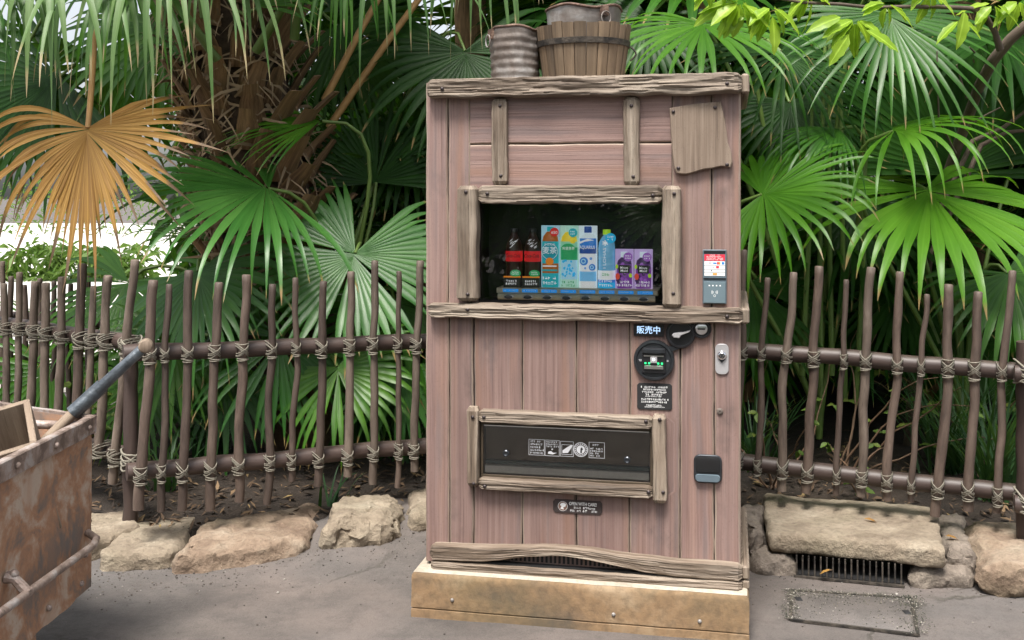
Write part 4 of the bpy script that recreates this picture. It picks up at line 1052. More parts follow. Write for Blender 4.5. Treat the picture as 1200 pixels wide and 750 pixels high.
# mineral water bottle
it = item("water_bottle", "clear blue water bottle with lime green cap in the display window", "bottle", 711, None, .062)
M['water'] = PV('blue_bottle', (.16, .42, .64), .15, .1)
bottle(it, [(M['water'], [(.028, .002), (.031, .008), (.031, .15), (.029, .168), (.021, .184), (.0125, .194), (.0125, .198)])])
bottle(it, [(C_['cyan'], [(.0322, .001), (.0325, .003), (.0325, .022)]), (C_['blue'], [(.0325, .022), (.0325, .032)]), (C_['white'], [(.0325, .032), (.0322, .066)])], part="label_band")
bottle(it, [(C_['lime'], [(.0145, .198), (.0145, .214), (.013, .2165)])], part="cap", n=16)
print_rows(it, C_['white'], [(-.024, .024, .012), (-.026, .026, .027)], -.0332, 660, .009); print_rows(it, C_['green'], [(-.014, .016, .052)], -.0332, 665, .010)
b = text("I LOHAS", .016, C_['white'], it, -.004, -.0330, .112, width=.075); b.rotation_euler = (math.radians(90), math.radians(-90), 0)
m = MB()
for a in (30, 90, 150):
    d = Vector((math.cos(math.radians(a)), math.sin(math.radians(a)))) * .011; q = Vector((-d.y, d.x)) * .22
    m.quad(*[(-.002 + v.x, -.0328, .168 + v.y * .9) for v in (-d - q, d - q, d + q, -d + q)])
m.build("star_emblem", C_['white'], it, 0)
b = blob(it, "badge", C_['cyan'], .018, .186, .0195, .0185, -.034, .0012); print_rows(b, C_['white'], [(.006, .030, .191), (.006, .030, .181)], -.0356, 670, .007)
# grape juice cards
for q, (px, lab) in enumerate(((731.7, "purple grape juice card next to the water bottle"), (754, "purple grape juice card, last on the right of the display"))):
    it = card("juice_card", lab, px, 21.3/316, .146, C_['lilac'])
    bottle(it, [(C_['purple'], [(.026, .002), (.028, .006), (.028, .075), (.027, .09)]), (C_['dpurple'], [(.027, .09), (.024, .104), (.014, .113), (.0125, .115)]), (C_['pale'], [(.0135, .1155), (.0135, .136)])], sy=.52)
    rr = random.Random(31)
    for k in range(16):
        x, z = rr.uniform(-.024, .024), rr.uniform(.024, .092); blob(it, "grape", C_['violet'] if k % 2 else C_['dpurple'], x, z, .006, .006, -.0090 - .0001 * k, .0012, 10)
    blob(it, "apple", C_['tomato'], -.023, .046, .008, .012, -.0112); blob(it, "leaf_print", C_['lime'], -.026, .082, .005, .008, -.0112); blob(it, "leaf_print", C_['lime'], .024, .05, .006, .008, -.0112)
    b = panel(it, "name_panel", C_['black'], -.019, .021, .058, .088, -.0118)
    text("Minute", .0125, C_['white'], b, .001, -.0134, .078, width=.028, bold=.0001); text("Maid", .0125, C_['white'], b, .001, -.0134, .067, width=.026, bold=.0001)
    print_rows(it, C_['white'], [(-.028, .028, .014), (-.02, .026, .026)], -.0108, 680 + q, .0095)
    b = blob(it, "badge", C_['violet'], .015, .118, .0165, .0165, -.012); print_rows(b, C_['white'], [(.004, .027, .122), (.004, .027, .113)], -.0136, 690 + q, .006)

for o in list(COL.objects):                               # the prints lie on the rounded bottle fronts
    if o.parent and o.parent.get("category") == "drink card" and not o.name.startswith(("backing_card", "bottle")): o.location.y -= .0068
# ------------------------------------------------------------------ pails and tub on the roof
RZ = TOPZ + .0145
def on_roof(px, y):
    x, _ = ml(px, 60, -y); return M0 + MROT @ Vector((x, y, RZ))
tub = thing("wooden_tub", "coopered wooden tub with dark hoop on top of the machine", "tub", on_roof(683.5, .30), 0)
NS = 24; Hs = .215
for k in range(NS):
    a0, a1 = 2*math.pi*k/NS + .008, 2*math.pi*(k+1)/NS - .008
    m = MB(); rings = []
    tw = random.Random(k).uniform(-.004, .006)
    for z in (0, .05, .1, .15, .2, Hs + tw):
        ro = .158 + .030 * z / Hs; ri = ro - .016
        mid = (a0 + a1) / 2; eo = .0
        rings.append([(ri*math.cos(a0), ri*math.sin(a0), z), ((ro - .002)*math.cos(a0), (ro - .002)*math.sin(a0), z), (ro*math.cos(a0*.8 + a1*.2), ro*math.sin(a0*.8 + a1*.2), z), (ro*math.cos(a0*.2 + a1*.8), ro*math.sin(a0*.2 + a1*.8), z), ((ro - .002)*math.cos(a1), (ro - .002)*math.sin(a1), z), (ri*math.cos(a1), ri*math.sin(a1), z)])
    m.loft(rings); m.build("stave", M['tub_wood'], tub, 30)
m = MB(); m.lathe([(.02, .012), (.145, .012), (.145, .02), (.02, .02)], 24); m.build("bottom", M['tub_wood'], tub)
m = MB(); zc = .148; ro = .158 + .030*zc/Hs
m.lathe([(ro - .001, -.012), (ro + .004, -.011), (ro + .0075, .011), (ro + .002, .012)], 48, (0, 0, zc), cap=False); m.build("hoop", M['iron'], tub)
for s_ in (-1, 1):
    m = MB(); an = -TH + (0 if s_ > 0 else math.pi); d = Vector((math.cos(an), math.sin(an), 0))
    m.tube([d * (.185 + .022 * math.sin(q * math.pi / 10)) + Vector((0, 0, .14 - .055 * q / 10)) for q in range(11)], .004, 6); m.build("handle", M['iron'], tub)
def pail(name, label, px, y, z0, r0, r1, h, ribs, seed, lug_angle, roof=True):
    p = on_roof(px, y) + Vector((0, 0, z0)); root = thing(name, label, "bucket", p, 0)
    m = MB(); n = 44; rings = []; nz = 44
    wav = lambda a: .006 * math.sin(3*a + seed) + .004 * math.sin(5*a + seed*2)
    for j in range(nz + 1):
        u = j / nz; ring = []
        for k in range(n):
            a = 2*math.pi*k/n; r = r0 + (r1 - r0)*u
            if ribs: r += .0019 * math.sin(u * ribs * 2*math.pi) * min(1, (1 - u) * 6)
            r += .006 * N(math.cos(a)*1.6, math.sin(a)*1.6, u*2 + seed) + .004 * N(math.cos(a)*4, math.sin(a)*4, u*4 + seed)
            ring.append((r*math.cos(a), r*math.sin(a), h*u + wav(a)*u*u))
        rings.append(ring)
    m.loft(rings, cap=False)
    m.loft([[((math.hypot(x, y_) - .004)*x/math.hypot(x, y_), (math.hypot(x, y_) - .004)*y_/math.hypot(x, y_), z) for x, y_, z in r_] for r_ in reversed(rings)], cap=False)
    m.build("wall", M['zinc'], root, 60)
    m = MB(); m.tube([(x, y_, z) for x, y_, z in rings[-1]], .0055, 8, closed=True); m.build("rim", M['rust_rim'], root, 180)
    m = MB(); m.lathe([(.01, .004), (r0 - .004, .004), (r0 - .004, .008), (.01, .008)], 24); m.build("bottom", M['zinc'], root)
    for la in (lug_angle, lug_angle + math.pi):
        d = Vector((math.cos(la), math.sin(la), 0)); q = Vector((-d.y, d.x, 0)); c0 = d * (r1 + .003); zt = h - .028
        m = MB(); m.loft([[c0 + q*a + d*b + Vector((0, 0, zt + s_)) for a, b in ((-.016, -.006), (.016, -.006), (.016, .008), (-.016, .008))] for s_ in (-.014, .024)])
        lg = m.build("lug", M['rust_rim'], root)
        m = MB(); m.tube([c0 + d*.014 + q*(.021*math.sin(t_*2*math.pi/16)) + Vector((0, 0, zt - .022 - .024*math.cos(t_*2*math.pi/16))) for t_ in range(16)], .0032, 6, closed=True); m.build("ring", M['zinc'], lg, 180)
pail("metal_bucket", "ribbed dented zinc bucket left of the wooden tub", 604, .28, 0, .094, .102, .215, 6.5, 1.0, math.radians(205))
pail("metal_bucket", "plain rusty rimmed metal bucket standing inside the wooden tub", 683.5, .30, .0215, .118, .148, .265, 0, 2.6, math.radians(-62))

# ------------------------------------------------------------------ mine cart
ct = thing("mine_cart", "rusty riveted mine cart at the left edge", "cart", (-1.42, 3.65, 0))
CD = Vector((-.02, -1.0, 0)).normalized()                # along the near flank, towards the camera
CE = Vector((-.88, .48, 0)).normalized()                 # along the far end
L1, L2 = 1.05, .72; ZT, ZB = .80, .235
def flank(o, d, L, name, z0, z1, th, inward, lean=0.0):
    m = MB(); nu, nv = 26, 14; rings = []
    def pt(u, v, s_):
        p = o + d * (L * u); z = z0 + (z1 - z0) * v
        p = p + inward * (lean * (1 - v) + (th if s_ else 0) + (.006 * N(u * L * 3, v * 2, L) + .003 * N(u * L * 9, v * 7, L)))
        if v == 0: z += .012 * N(u * L * 9, 3.3) + .006 * N(u * L * 22, 1.1)
        return Vector((p.x, p.y, z))
    for s_ in (0, 1):
        b0 = len(m.v)
        for j in range(nv + 1):
            for i in range(nu + 1): m.v.append(pt(i / nu, j / nv, s_))
        for j in range(nv):
            for i in range(nu):
                q = (b0 + j*(nu+1) + i, b0 + j*(nu+1) + i + 1, b0 + (j+1)*(nu+1) + i + 1, b0 + (j+1)*(nu+1) + i); m.face(q if s_ == 0 else q[::-1])
    n0 = (nu + 1) * (nv + 1)
    for i in range(nu):
        for j in (0, nv): m.face((j*(nu+1) + i, n0 + j*(nu+1) + i, n0 + j*(nu+1) + i + 1, j*(nu+1) + i + 1))
    for j in range(nv):
        for i in (0, nu): m.face((j*(nu+1) + i, (j+1)*(nu+1) + i, n0 + (j+1)*(nu+1) + i, n0 + j*(nu+1) + i))
    return m.build(name, M['rust'], ct, 50)
O = Vector((0, 0, 0)); inw = Vector((-1, 0.02, 0)).normalized(); inw2 = Vector((-.48, -.88, 0)).normalized()
near = flank(O, CD, L1, "side_panel", ZB, ZT, .008, inw, .0)
flank(O + inw*.009, CE, L2, "end_panel", ZB, ZT, .008, inw2)
flank(O + CE * L2, CD, L1 + .1, "side_panel", ZB, ZT, .008, -inw)
flank(O + CD * L1 + inw*.01, CE, L2, "end_panel", ZB, ZT, .008, -inw2)
m = MB(); p = [O + inw*.02 + inw2*.02, O + CD*(L1 - .03) + inw*.02, O + CD*(L1 - .03) + CE*(L2 - .03), O + CE*(L2 - .03) + inw2*.02]
m.loft([[(*q.xy, ZB + .03) for q in p], [(*q.xy, ZB + .04) for q in p]]); m.build("floor_plate", M['rust'], ct)
def rim(o, d, L, out, name):
    m = MB(); n_ = 20; rings = []
    for i in range(n_ + 1):
        s_ = -.012 + (L + .024) * i / n_; p = o + d * s_; w = .003 * N(s_ * 12, L)
        rings.append([(*(p + out*a).xy, b + w) for a, b in ((.001, ZT - .052), (.010, ZT - .050), (.014, ZT + .006), (.010, ZT + .010), (-.010, ZT + .010), (-.010, ZT - .002), (.001, ZT - .004))])
    m.loft(rings); return m.build(name, M['rust_edge'], ct, 40)
r1_ = rim(O, CD, L1, -inw, "rim"); r2_ = rim(O, CE, L2, -inw2, "rim"); r3_ = rim(O + CE*L2, CD, L1 + .1, inw, "rim")
def rivet(o, p, d, r=.011):
    m = MB(); d = d.normalized(); a = d.orthogonal().normalized(); b = d.cross(a); rings = []
    for rr, h in ((1, -.002), (1, .004), (.7, .009), (.1, .011)): rings.append([p + d*h + (a*math.cos(2*math.pi*k/8) + b*math.sin(2*math.pi*k/8))*r*rr for k in range(8)])
    m.loft(rings); m.build("rivet", M['rust_edge'], o, 60)
for s_ in (.05, .30, .55, .80): rivet(r1_, O + CD*s_ - inw*.012 + Vector((0, 0, ZT - .022)), -inw)
for s_ in (.08, .28, .48, .66): rivet(r2_, O + CE*s_ + inw2*.009 + Vector((0, 0, ZT - .03)), inw2, .009)
for s_, z in ((.06, .36), (.09, .275), (.33, .285), (.62, .285)): rivet(near, O + CD*s_ - inw*.003 + Vector((0, 0, z)), -inw, .010)
m = MB(); m.tube([O + CD*.05 - inw*.008 + Vector((0, 0, .43)), O + CD*.08 - inw*.05 + Vector((0, 0, .42)), O + CD*.14 - inw*.065 + Vector((0, 0, .418)), O + CD*.95 - inw*.065 + Vector((0, 0, .44))], .0125, 10)
m.build("push_bar", M['rust_edge'], ct, 60)
for s_ in (.60, .93):
    m = MB(); m.tube([O + CD*s_ - inw*.005 + Vector((0, 0, .475)), O + CD*s_ - inw*.03 + Vector((0, 0, .47)), O + CD*s_ - inw*.066 + Vector((0, 0, .432))], [.018, .014, .016], 8)
    br = m.build("bar_bracket", M['rust_edge'], ct); rivet(br, O + CD*(s_) - inw*.028 + Vector((0, 0, .485)), -inw + Vector((0, 0, .6)), .013)
m = MB(); 
q0 = O + CD*.385 + inw*.0095; q1 = O + CD*(L1 + .02) + inw*.0095
m.loft([[q0 + Vector((0, 0, z)), q1 + Vector((0, 0, z)), q1 + inw*.06 + Vector((0, 0, z)), q0 + inw*.06 + Vector((0, 0, z))] for z in (.055, .24)]); m.build("chassis_beam", M['rust'], ct)
m = MB(); q0 += inw*.5; q1 += inw*.5
m.loft([[q0 + Vector((0, 0, z)), q1 + Vector((0, 0, z)), q1 + inw*.06 + Vector((0, 0, z)), q0 + inw*.06 + Vector((0, 0, z))] for z in (.055, .24)]); m.build("chassis_beam", M['rust'], ct)
for s_ in (.55, .95):
    for o_ in (.10, .44):
        m = MB(); c0 = O + CD*s_ + inw*o_ + Vector((0, 0, .10)); rings = []
        for rr, h in ((.02, -.03), (.085, -.03), (.10, -.02), (.10, .015), (.115, .02), (.115, .03), (.02, .03)): rings.append([c0 + inw*h + (Vector((0, 0, 1))*math.cos(2*math.pi*k/24) + CD*math.sin(2*math.pi*k/24))*rr*.87 for k in range(24)])
        m.loft(rings); m.build("wheel", M['iron'], ct, 40)
# crate, pipe and shovel lying in the cart
cr_ = thing("wooden_crate", "wooden box tilted inside the rusty cart", "crate", (-1.645, 3.43, .60), math.radians(28))
cr_.rotation_euler = (math.radians(18), math.radians(-14), math.radians(24))
for nm, a in (("side_board", (-.17, .17, -.15, -.13, -.10, .22)), ("side_board", (-.17, .17, .13, .15, -.10, .22)), ("end_board", (-.17, -.15, -.129, .129, -.10, .22)), ("end_board", (.15, .17, -.129, .129, -.10, .22)), ("base_board", (-.149, .149, -.129, .129, -.10, -.085))):
    m = MB(); m.box(*a, b=.003); m.build(nm, M['crate_wood'], cr_)
m = MB(); pa, pb = at(28, 497, 3.62), at(98, 499, 3.66); m.tube([pa, pa.lerp(pb, .5), pb], .015, 12); tag(m.build("iron_pipe", M['rust_edge'], None, 60), "short grey iron pipe lying across the rusty cart", "pipe")
sh = thing("shovel", "shovel with wooden shaft and forked steel grip sticking out of the cart", "shovel", at(60, 512, 3.62))
pB, pM_, pT = at(40, 530, 3.58) - sh.location, at(93, 477, 3.66) - sh.location, at(171, 405, 3.74) - sh.location
m = MB(); m.tube([pB + (pB - pM_)*1.5, pB, pB.lerp(pM_, .5), pM_, pM_.lerp(pT, .1)], .0185, 12); m.build("shaft", M['crate_wood'], sh, 60)
dv = (pT - pM_).normalized(); gv_ = Vector((.45, -.85, .25)); gv_ = (gv_ - dv*gv_.dot(dv)).normalized()
m = MB(); m.tube([pM_ - dv*.03, pM_, pM_ + dv*.10], [.026, .026, .025], 14); m.build("socket", M['blue_steel'], sh, 60)
for s_ in (-1, 1):
    m = MB(); pts = [pM_ + dv*.08 + gv_*s_*.008, pM_ + dv*.15 + gv_*s_*.022, pM_ + dv*.22 + gv_*s_*.042, pT - dv*.03 + gv_*s_*.052, pT + dv*.012 + gv_*s_*.052]
    m.tube(pts, [.020, .019, .0175, .018, .015], 10); m.build("fork_arm", M['blue_steel'], sh, 60)
    rivet(sh, pT - dv*.006 + gv_*s_*.062, gv_*s_, .008)
m = MB(); m.tube([pT - gv_*.074, pT - gv_*.07, pT + gv_*.07, pT + gv_*.074], [.019, .0235, .0235, .019], 16); m.build("grip", M['crate_wood'], sh, 50)

# ------------------------------------------------------------------ foliage materials
def leaf_mat(name, dark, mid, light, tip=(.25, .17, .07), tip_at=.955, rough=.36, trans=.30, rib=.12, tcol=(.16, .34, .02), spec=.32):
    t = NT(name); tc = t.new("TexCoord"); sp = t.new("SeparateXYZ"); t.l(tc.outputs["UV"], sp.inputs[0])
    geo = t.new("NewGeometry"); oi = t.new("ObjectInfo")
    n1 = t.noise(t.coord("Object", (1, 1, 1)), 3.0, 3)
    v = t.math('ADD', t.math('MULTIPLY', geo.outputs["Random Per Island"], .30), t.math('ADD', t.math('MULTIPLY', n1, .45), t.math('MULTIPLY', oi.outputs["Random"], .30)))
    col = t.ramp(v, [(.25, dark), (.52, mid), (.85, light)])
    streak = t.noise(t.coord("UV", (26, 1.2, 1)), 1, 2)
    col = t.mix(t.math('MULTIPLY', streak, .12), col, light)
    d = t.math('ABSOLUTE', t.math('SUBTRACT', sp.outputs[0], .5))
    ribm = t.ramp(d, [(.03, (1, 1, 1)), (.085, (0, 0, 0))])
    col = t.mix(t.math('MULTIPLY', ribm, rib), col, tuple(min(1, x * 1.7 + .02) for x in light))
    tipv = t.math('ADD', sp.outputs[1], t.math('MULTIPLY', t.math('SUBTRACT', geo.outputs["Random Per Island"], .5), .10))
    tm = t.ramp(tipv, [(tip_at - .04, (0, 0, 0)), (tip_at + .01, (1, 1, 1))])
    col = t.mix(tm, col, tip)
    t.base(col, rough, 0, spec)
    t.bump(streak, .15, .003)
    tr = t.new("BsdfTranslucent"); mc = t.mix(.5, col, tcol); t.l(mc, tr.inputs[0])
    mx = t.new("MixShader"); mx.inputs[0].default_value = trans
    t.l(t.b.outputs[0], mx.inputs[1]); t.l(tr.outputs[0], mx.inputs[2]); t.l(mx.outputs[0], t.out.inputs[0])
    return t.m
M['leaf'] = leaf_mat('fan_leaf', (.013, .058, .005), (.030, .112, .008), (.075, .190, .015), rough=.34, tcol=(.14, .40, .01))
M['leaf_bright'] = leaf_mat('young_fan_leaf', (.030, .11, .006), (.055, .165, .009), (.10, .24, .018), trans=.40, tcol=(.2, .5, .01))
M['leaf_blue'] = leaf_mat('old_fan_leaf', (.012, .060, .009), (.024, .102, .014), (.056, .158, .028), rough=.34, trans=.2, spec=.36)
M['leaf_deep'] = leaf_mat('shade_toned_fan_leaf', (.005, .024, .003), (.011, .046, .005), (.027, .085, .009), rough=.42, trans=.25, spec=.15)  # darker copy of the fan leaf, deep shade put into its colour
M['leaf_pale'] = leaf_mat('hanging_fan_leaf', (.045, .105, .030), (.085, .165, .050), (.15, .23, .085), tip=(.36, .29, .16), tip_at=.90, rough=.45, trans=.3)
M['leaf_dead'] = leaf_mat('dead_fan_leaf', (.12, .060, .022), (.31, .165, .042), (.43, .250, .065), tip=(.17, .115, .075), tip_at=.78, rough=.6, trans=.35, tcol=(.5, .28, .07), rib=.35)
M['leaf_broad'] = leaf_mat('broad_leaf', (.16, .30, .018), (.26, .42, .028), (.38, .54, .06), tip_at=1.5, rough=.35, trans=.5, tcol=(.40, .60, .04), rib=.5)
M['leaf_small'] = leaf_mat('shrub_leaf', (.05, .11, .02), (.10, .18, .03), (.22, .24, .05), tip_at=1.5, rough=.5, trans=.35)
M['strap'] = leaf_mat('strap_leaf', (.02, .06, .02), (.04, .10, .035), (.08, .16, .06), tip_at=.97, rough=.4, trans=.25)
M['petiole'] = plain('petiole', (.10, .16, .035), .45, var=.3, scale=8)
M['petiole_dry'] = plain('dry_petiole', (.36, .20, .07), .6, var=.3, scale=8)
M['husk'] = wood('palm_husk', (.06, .034, .018), (.17, .098, .048), (.36, .22, .11), gu=60, gv=5, rough=.85, bump=.6)
M['fibre'] = plain('palm_fibre', (.19, .125, .075), .9, var=.5, scale=25)
M['trunk_core'] = plain('trunk_core', (.055, .034, .021), .95, 0, .6, 30)
M['bark'] = wood('grey_bark', (.05, .034, .024), (.09, .064, .046), (.14, .108, .08), gu=40, gv=9, rough=.8, bump=.5)
M['twig'] = plain('brown_twig', (.15, .09, .055), .7, var=.3)

UP = Vector((0, 0, 1))
def fan_blade(m, P, a, n, L, spread=2.4, nseg=40, droop=.5, e=2.0, split=.5, rows=9, cup=.0, seed=0, wid=1.0, kink=0.0, keep=1.0, ragged=0.0, asym=0.0):
    """one fan leaf: pleated segments joined near the hub, free and drooping towards the tips"""
    rnd = random.Random(seed); a = a.normalized(); n = (n - a * n.dot(a)).normalized(); b = n.cross(a)
    dphi = 2 * spread / nseg
    for i in range(nseg):
        if rnd.random() > keep: continue
        phi = -spread + dphi * (i + .5) + rnd.uniform(-.12, .12) * dphi
        Ls = L * (.80 + .20 * math.cos(phi * .55)) * rnd.uniform(.93 - .2 * ragged, 1.05 + .05 * ragged)
        d = (a * math.cos(phi) + b * math.sin(phi) + n * (cup * abs(math.sin(phi)))).normalized()
        up = n.copy(); p = P + a * (.05 * L * max(0, math.cos(phi)))
        sp_ = split * rnd.uniform(.9, 1.1); wmax = sp_ * L * math.tan(min(.6, dphi / 2)) * wid
        dr = droop * (1 + asym * math.sin(phi)) * rnd.uniform(.8 - .35 * min(1, ragged), 1.25 + .35 * min(1, ragged)); tw = rnd.uniform(-.5, .5) * (1 + 4 * ragged); sw = rnd.uniform(-.25, .25) * (1 + 5 * ragged)
        base = len(m.v); step = Ls / rows; kk = rnd.uniform(.62, .8)
        for j in range(rows + 1):
            t_ = j / rows
            up = (up - d * up.dot(d)); up = up.normalized() if up.length > 1e-4 else d.orthogonal().normalized()
            side = up.cross(d)
            if t_ < sp_: w = wmax * (.10 + .90 * t_ / sp_); pl_ = .20
            else:
                q = (t_ - sp_) / (1 - sp_); w = wmax * (1 - q) ** .75 * (1 - .12 * math.sin(q * 3.1)); pl_ = .20 * (1 - .5 * q)
                if j == rows: w = wmax * .03
            if t_ > sp_: side = (side * math.cos(tw * (t_ - sp_)) + up * math.sin(tw * (t_ - sp_)))
            m.v += [p - side * w + up * (w * pl_), p - up * (w * pl_ * .6), p + side * w + up * (w * pl_)]
            if j < rows:
                d = d - UP * (dr * (t_ ** e) * (3.0 / rows)) + side * (sw * .3 * max(0, t_ - sp_) / rows * 3)
                if kink and t_ > kk: d = d - UP * (kink * 3.0 / rows)
                d.normalize(); p = p + d * step
        for j in range(rows):
            q = base + j * 3; v0, v1 = j / rows, (j + 1) / rows
            m.face((q, q + 1, q + 4, q + 3), [(0, v0), (.5, v0), (.5, v1), (0, v1)])
            m.face((q + 1, q + 2, q + 5, q + 4), [(.5, v0), (1, v0), (1, v1), (.5, v1)])

class Palm:
    def __init__(s, label, base, name="fan_palm", group="fan palms behind the fence"):
        s.root = thing(name, label, "palm", base, 0, group); s.base = Vector(base); s.k = 0
    def leaf(s, P, a, n, L, mat='leaf', petiole=True, pr=.009, start=None, name="leaf", label=None, dry=False, bow=.3, **kw):
        s.k += 1; P = Vector(P); m = MB(); kw.setdefault('seed', s.k * 17 + int(s.base.x * 100)); kw.setdefault('ragged', .45); kw.setdefault('keep', .94)
        a = Vector(a).normalized()
        fan_blade(m, Vector((0, 0, 0)), a, Vector(n), L, **kw)
        o = m.build(name, M[mat], s.root, 180, P - s.base)
        if label: o["label"] = label
        if petiole:
            st = Vector(start) if start is not None else s.base + Vector((0, 0, .1)); d = (P - st).length
            c1 = st + UP * d * bow; c2 = P - a * d * .35; pts = []; rr = []
            for i in range(13):
                t_ = i / 12; pts.append(((1-t_)**3) * st + 3*((1-t_)**2)*t_*c1 + 3*(1-t_)*t_*t_*c2 + t_**3*P - P); rr.append(pr * (1.9 - .9 * t_))
            m = MB(); m.tube(pts, rr, 7); m.build("petiole", M['petiole_dry' if dry else 'petiole'], o, 60)
        return o
    def rosette(s, c, count, reach, L, seed, lo=-.3, hi=1.2, mats=('leaf',), nseg=28, rows=7, az=(0, 2 * math.pi), droop=(.4, .9)):
        rnd = random.Random(seed); c = Vector(c)
        for k in range(count):
            an = az[0] + (az[1] - az[0]) * ((k * .381966 * 2.618) % 1.0 if False else rnd.random()); el = lo + (hi - lo) * ((k + .5) / count)
            d = Vector((math.cos(an) * math.cos(el), math.sin(an) * math.cos(el), math.sin(el)))
            R = reach * rnd.uniform(.75, 1.15); P = c + d * R; P.z -= .12 * R * math.cos(el)
            if P.z < .25: continue
            a = (d + Vector((rnd.uniform(-.2, .2), rnd.uniform(-.2, .2), -.35))).normalized()
            n = (UP * (1.0 if el > .2 else .8) + d * .25 + Vector((rnd.uniform(-.3, .3), rnd.uniform(-.3, .3), 0)))
            s.leaf(P, a, n, L * rnd.uniform(.8, 1.12), mat=rnd.choice(mats), start=c, nseg=nseg, rows=rows, droop=rnd.uniform(*droop), e=1.6, split=rnd.uniform(.42, .55), bow=.15 * math.sin(max(0, el)), cup=rnd.uniform(0, .25), spread=rnd.uniform(2.1, 2.7))

# ------------------------------------------------------------------ the big shaggy palm on the left
tb = at(372, 560, 6.0); ttop = at(225, -160, 6.05)
big = Palm("old fan palm with a thick shaggy brown trunk left of the machine", (tb.x, tb.y, .1))
m = MB(); n_ = 24
axis_big = lambda u: Vector((tb.x, tb.y, .05)).lerp(Vector((ttop.x, ttop.y, ttop.z)), u)
m.tube([axis_big(i / n_) - big.base for i in range(n_ + 1)], [.27 * (1 + .06 * N(i * 1.3, 2)) for i in range(n_ + 1)], 22)
trunk = m.build("trunk", M['trunk_core'], big.root, 60)
rnd = random.Random(11); hus = []
def husk_mesh(seed):
    r = random.Random(seed); m = MB(); L = r.uniform(.11, .18); w = r.uniform(.040, .060); rings = []
    for i in range(6):
        t_ = i / 5; ww = w * (1 - .45 * t_) * (1 + .1 * r.uniform(-1, 1)); th_ = .022 * (1 - .45 * t_); y_ = .03 + .11 * t_ ** 1.2 * L / .15
        rings.append([(-ww, y_, L * t_), (-ww * .5, y_ + th_, L * t_), (ww * .5, y_ + th_, L * t_), (ww, y_, L * t_), (0, y_ - .012, L * t_)])
    m.loft(rings); return m.mesh("leaf_base", M['husk'], 40)
HM = [husk_mesh(s_) for s_ in range(6)]
cnt = 0
for ring_ in range(24):
    u = .28 + .72 * ring_ / 23; c0 = axis_big(u)
    for k in range(10):
        an = 2 * math.pi * (k / 10 + ring_ * .31) + rnd.uniform(-.15, .15)
        if math.sin(an) > .55: continue
        d = Vector((math.cos(an), math.sin(an), 0)); p = c0 + d * .225 + Vector((0, 0, rnd.uniform(-.05, .05)))
        o = link("leaf_base", HM[rnd.randrange(6)], trunk, p - big.base)
        o.rotation_euler = (rnd.uniform(-.2, .1), rnd.uniform(-.25, .25), an - math.pi / 2 + rnd.uniform(-.2, .2)); sc = rnd.uniform(1.0, 1.6); o.scale = (sc, sc, sc)
m = MB()
for k in range(1000):
    u = rnd.uniform(.3, 1); an = rnd.uniform(-math.pi - .4, .4); d = Vector((math.cos(an), math.sin(an), 0)); t_ = Vector((-d.y, d.x, 0))
    p = axis_big(u) - big.base + d * rnd.uniform(.27, .36); dr = (t_ * rnd.uniform(-.8, .8) + d * rnd.uniform(0, .5) - UP * rnd.uniform(-.3, 1)).normalized(); L = rnd.uniform(.06, .26); w = rnd.uniform(.002, .009)
    sd_ = dr.cross(d).normalized() * w; q = p + dr * L * .5 + d * .01; r_ = p + dr * L - UP * .03
    m.v += [p - sd_, p + sd_, q + sd_, q - sd_, r_]; i = len(m.v) - 5
    m.face((i, i + 1, i + 2, i + 3)); m.face((i + 3, i + 2, i + 4))
o = m.build("fibre_strips", wood('fibre_strip', (.12, .075, .045), (.28, .19, .11), (.46, .36, .25), rough=.9), trunk, 0); o["kind"] = "stuff"
crown = axis_big(1.0)
# dead hanging leaf
big.leaf(at(103, 150, 5.05), (.0, -.30, -1), (-.05, -1, .25), .74, mat='leaf_dead', start=at(112, -150, 5.3), nseg=50, spread=2.05, droop=.85, e=1.2, split=.50, rows=15, pr=.013, keep=.90, ragged=1.5, asym=-.75, wid=1.0, dry=True, name="dead_leaf", label="dry golden brown fan leaf hanging from the palm", bow=0, cup=.15)
# drooping curtains of the crown
for px, py, Z_, ax, L, sd_, mt in ((60, -60, 5.0, (-.35, -.5, -.3), 1.0, 5, 'leaf_pale'), (190, -85, 5.2, (.25, -.5, -.35), 1.05, 6, 'leaf_pale'), (120, -50, 5.3, (-.1, -.6, -.2), 1.0, 35, 'leaf_pale'), (10, -40, 5.5, (-.2, -.6, -.2), .95, 36, 'leaf_pale'), (150, -30, 5.9, (.2, -.5, -.3), .9, 37, 'leaf'), (250, -80, 5.2, (.3, -.6, -.5), .7, 16, 'leaf_pale'), (-20, -30, 5.4, (-.3, -.4, -.5), .9, 7, 'leaf'), (448, -92, 4.9, (.15, -.4, -.8), .78, 8, 'leaf_pale'), (560, -110, 5.3, (.3, -.3, -.6), .80, 9, 'leaf_pale'), (400, -60, 5.5, (.0, -.3, -.8), .6, 10, 'leaf')):
    big.leaf(at(px, py, Z_), ax, (0, -.55, .8), L, mat=mt, start=crown, nseg=24, spread=1.5, droop=2.3, e=.8, split=.42, rows=14, wid=.72, keep=.72, ragged=1.0, seed=sd_, pr=.012, bow=.35)
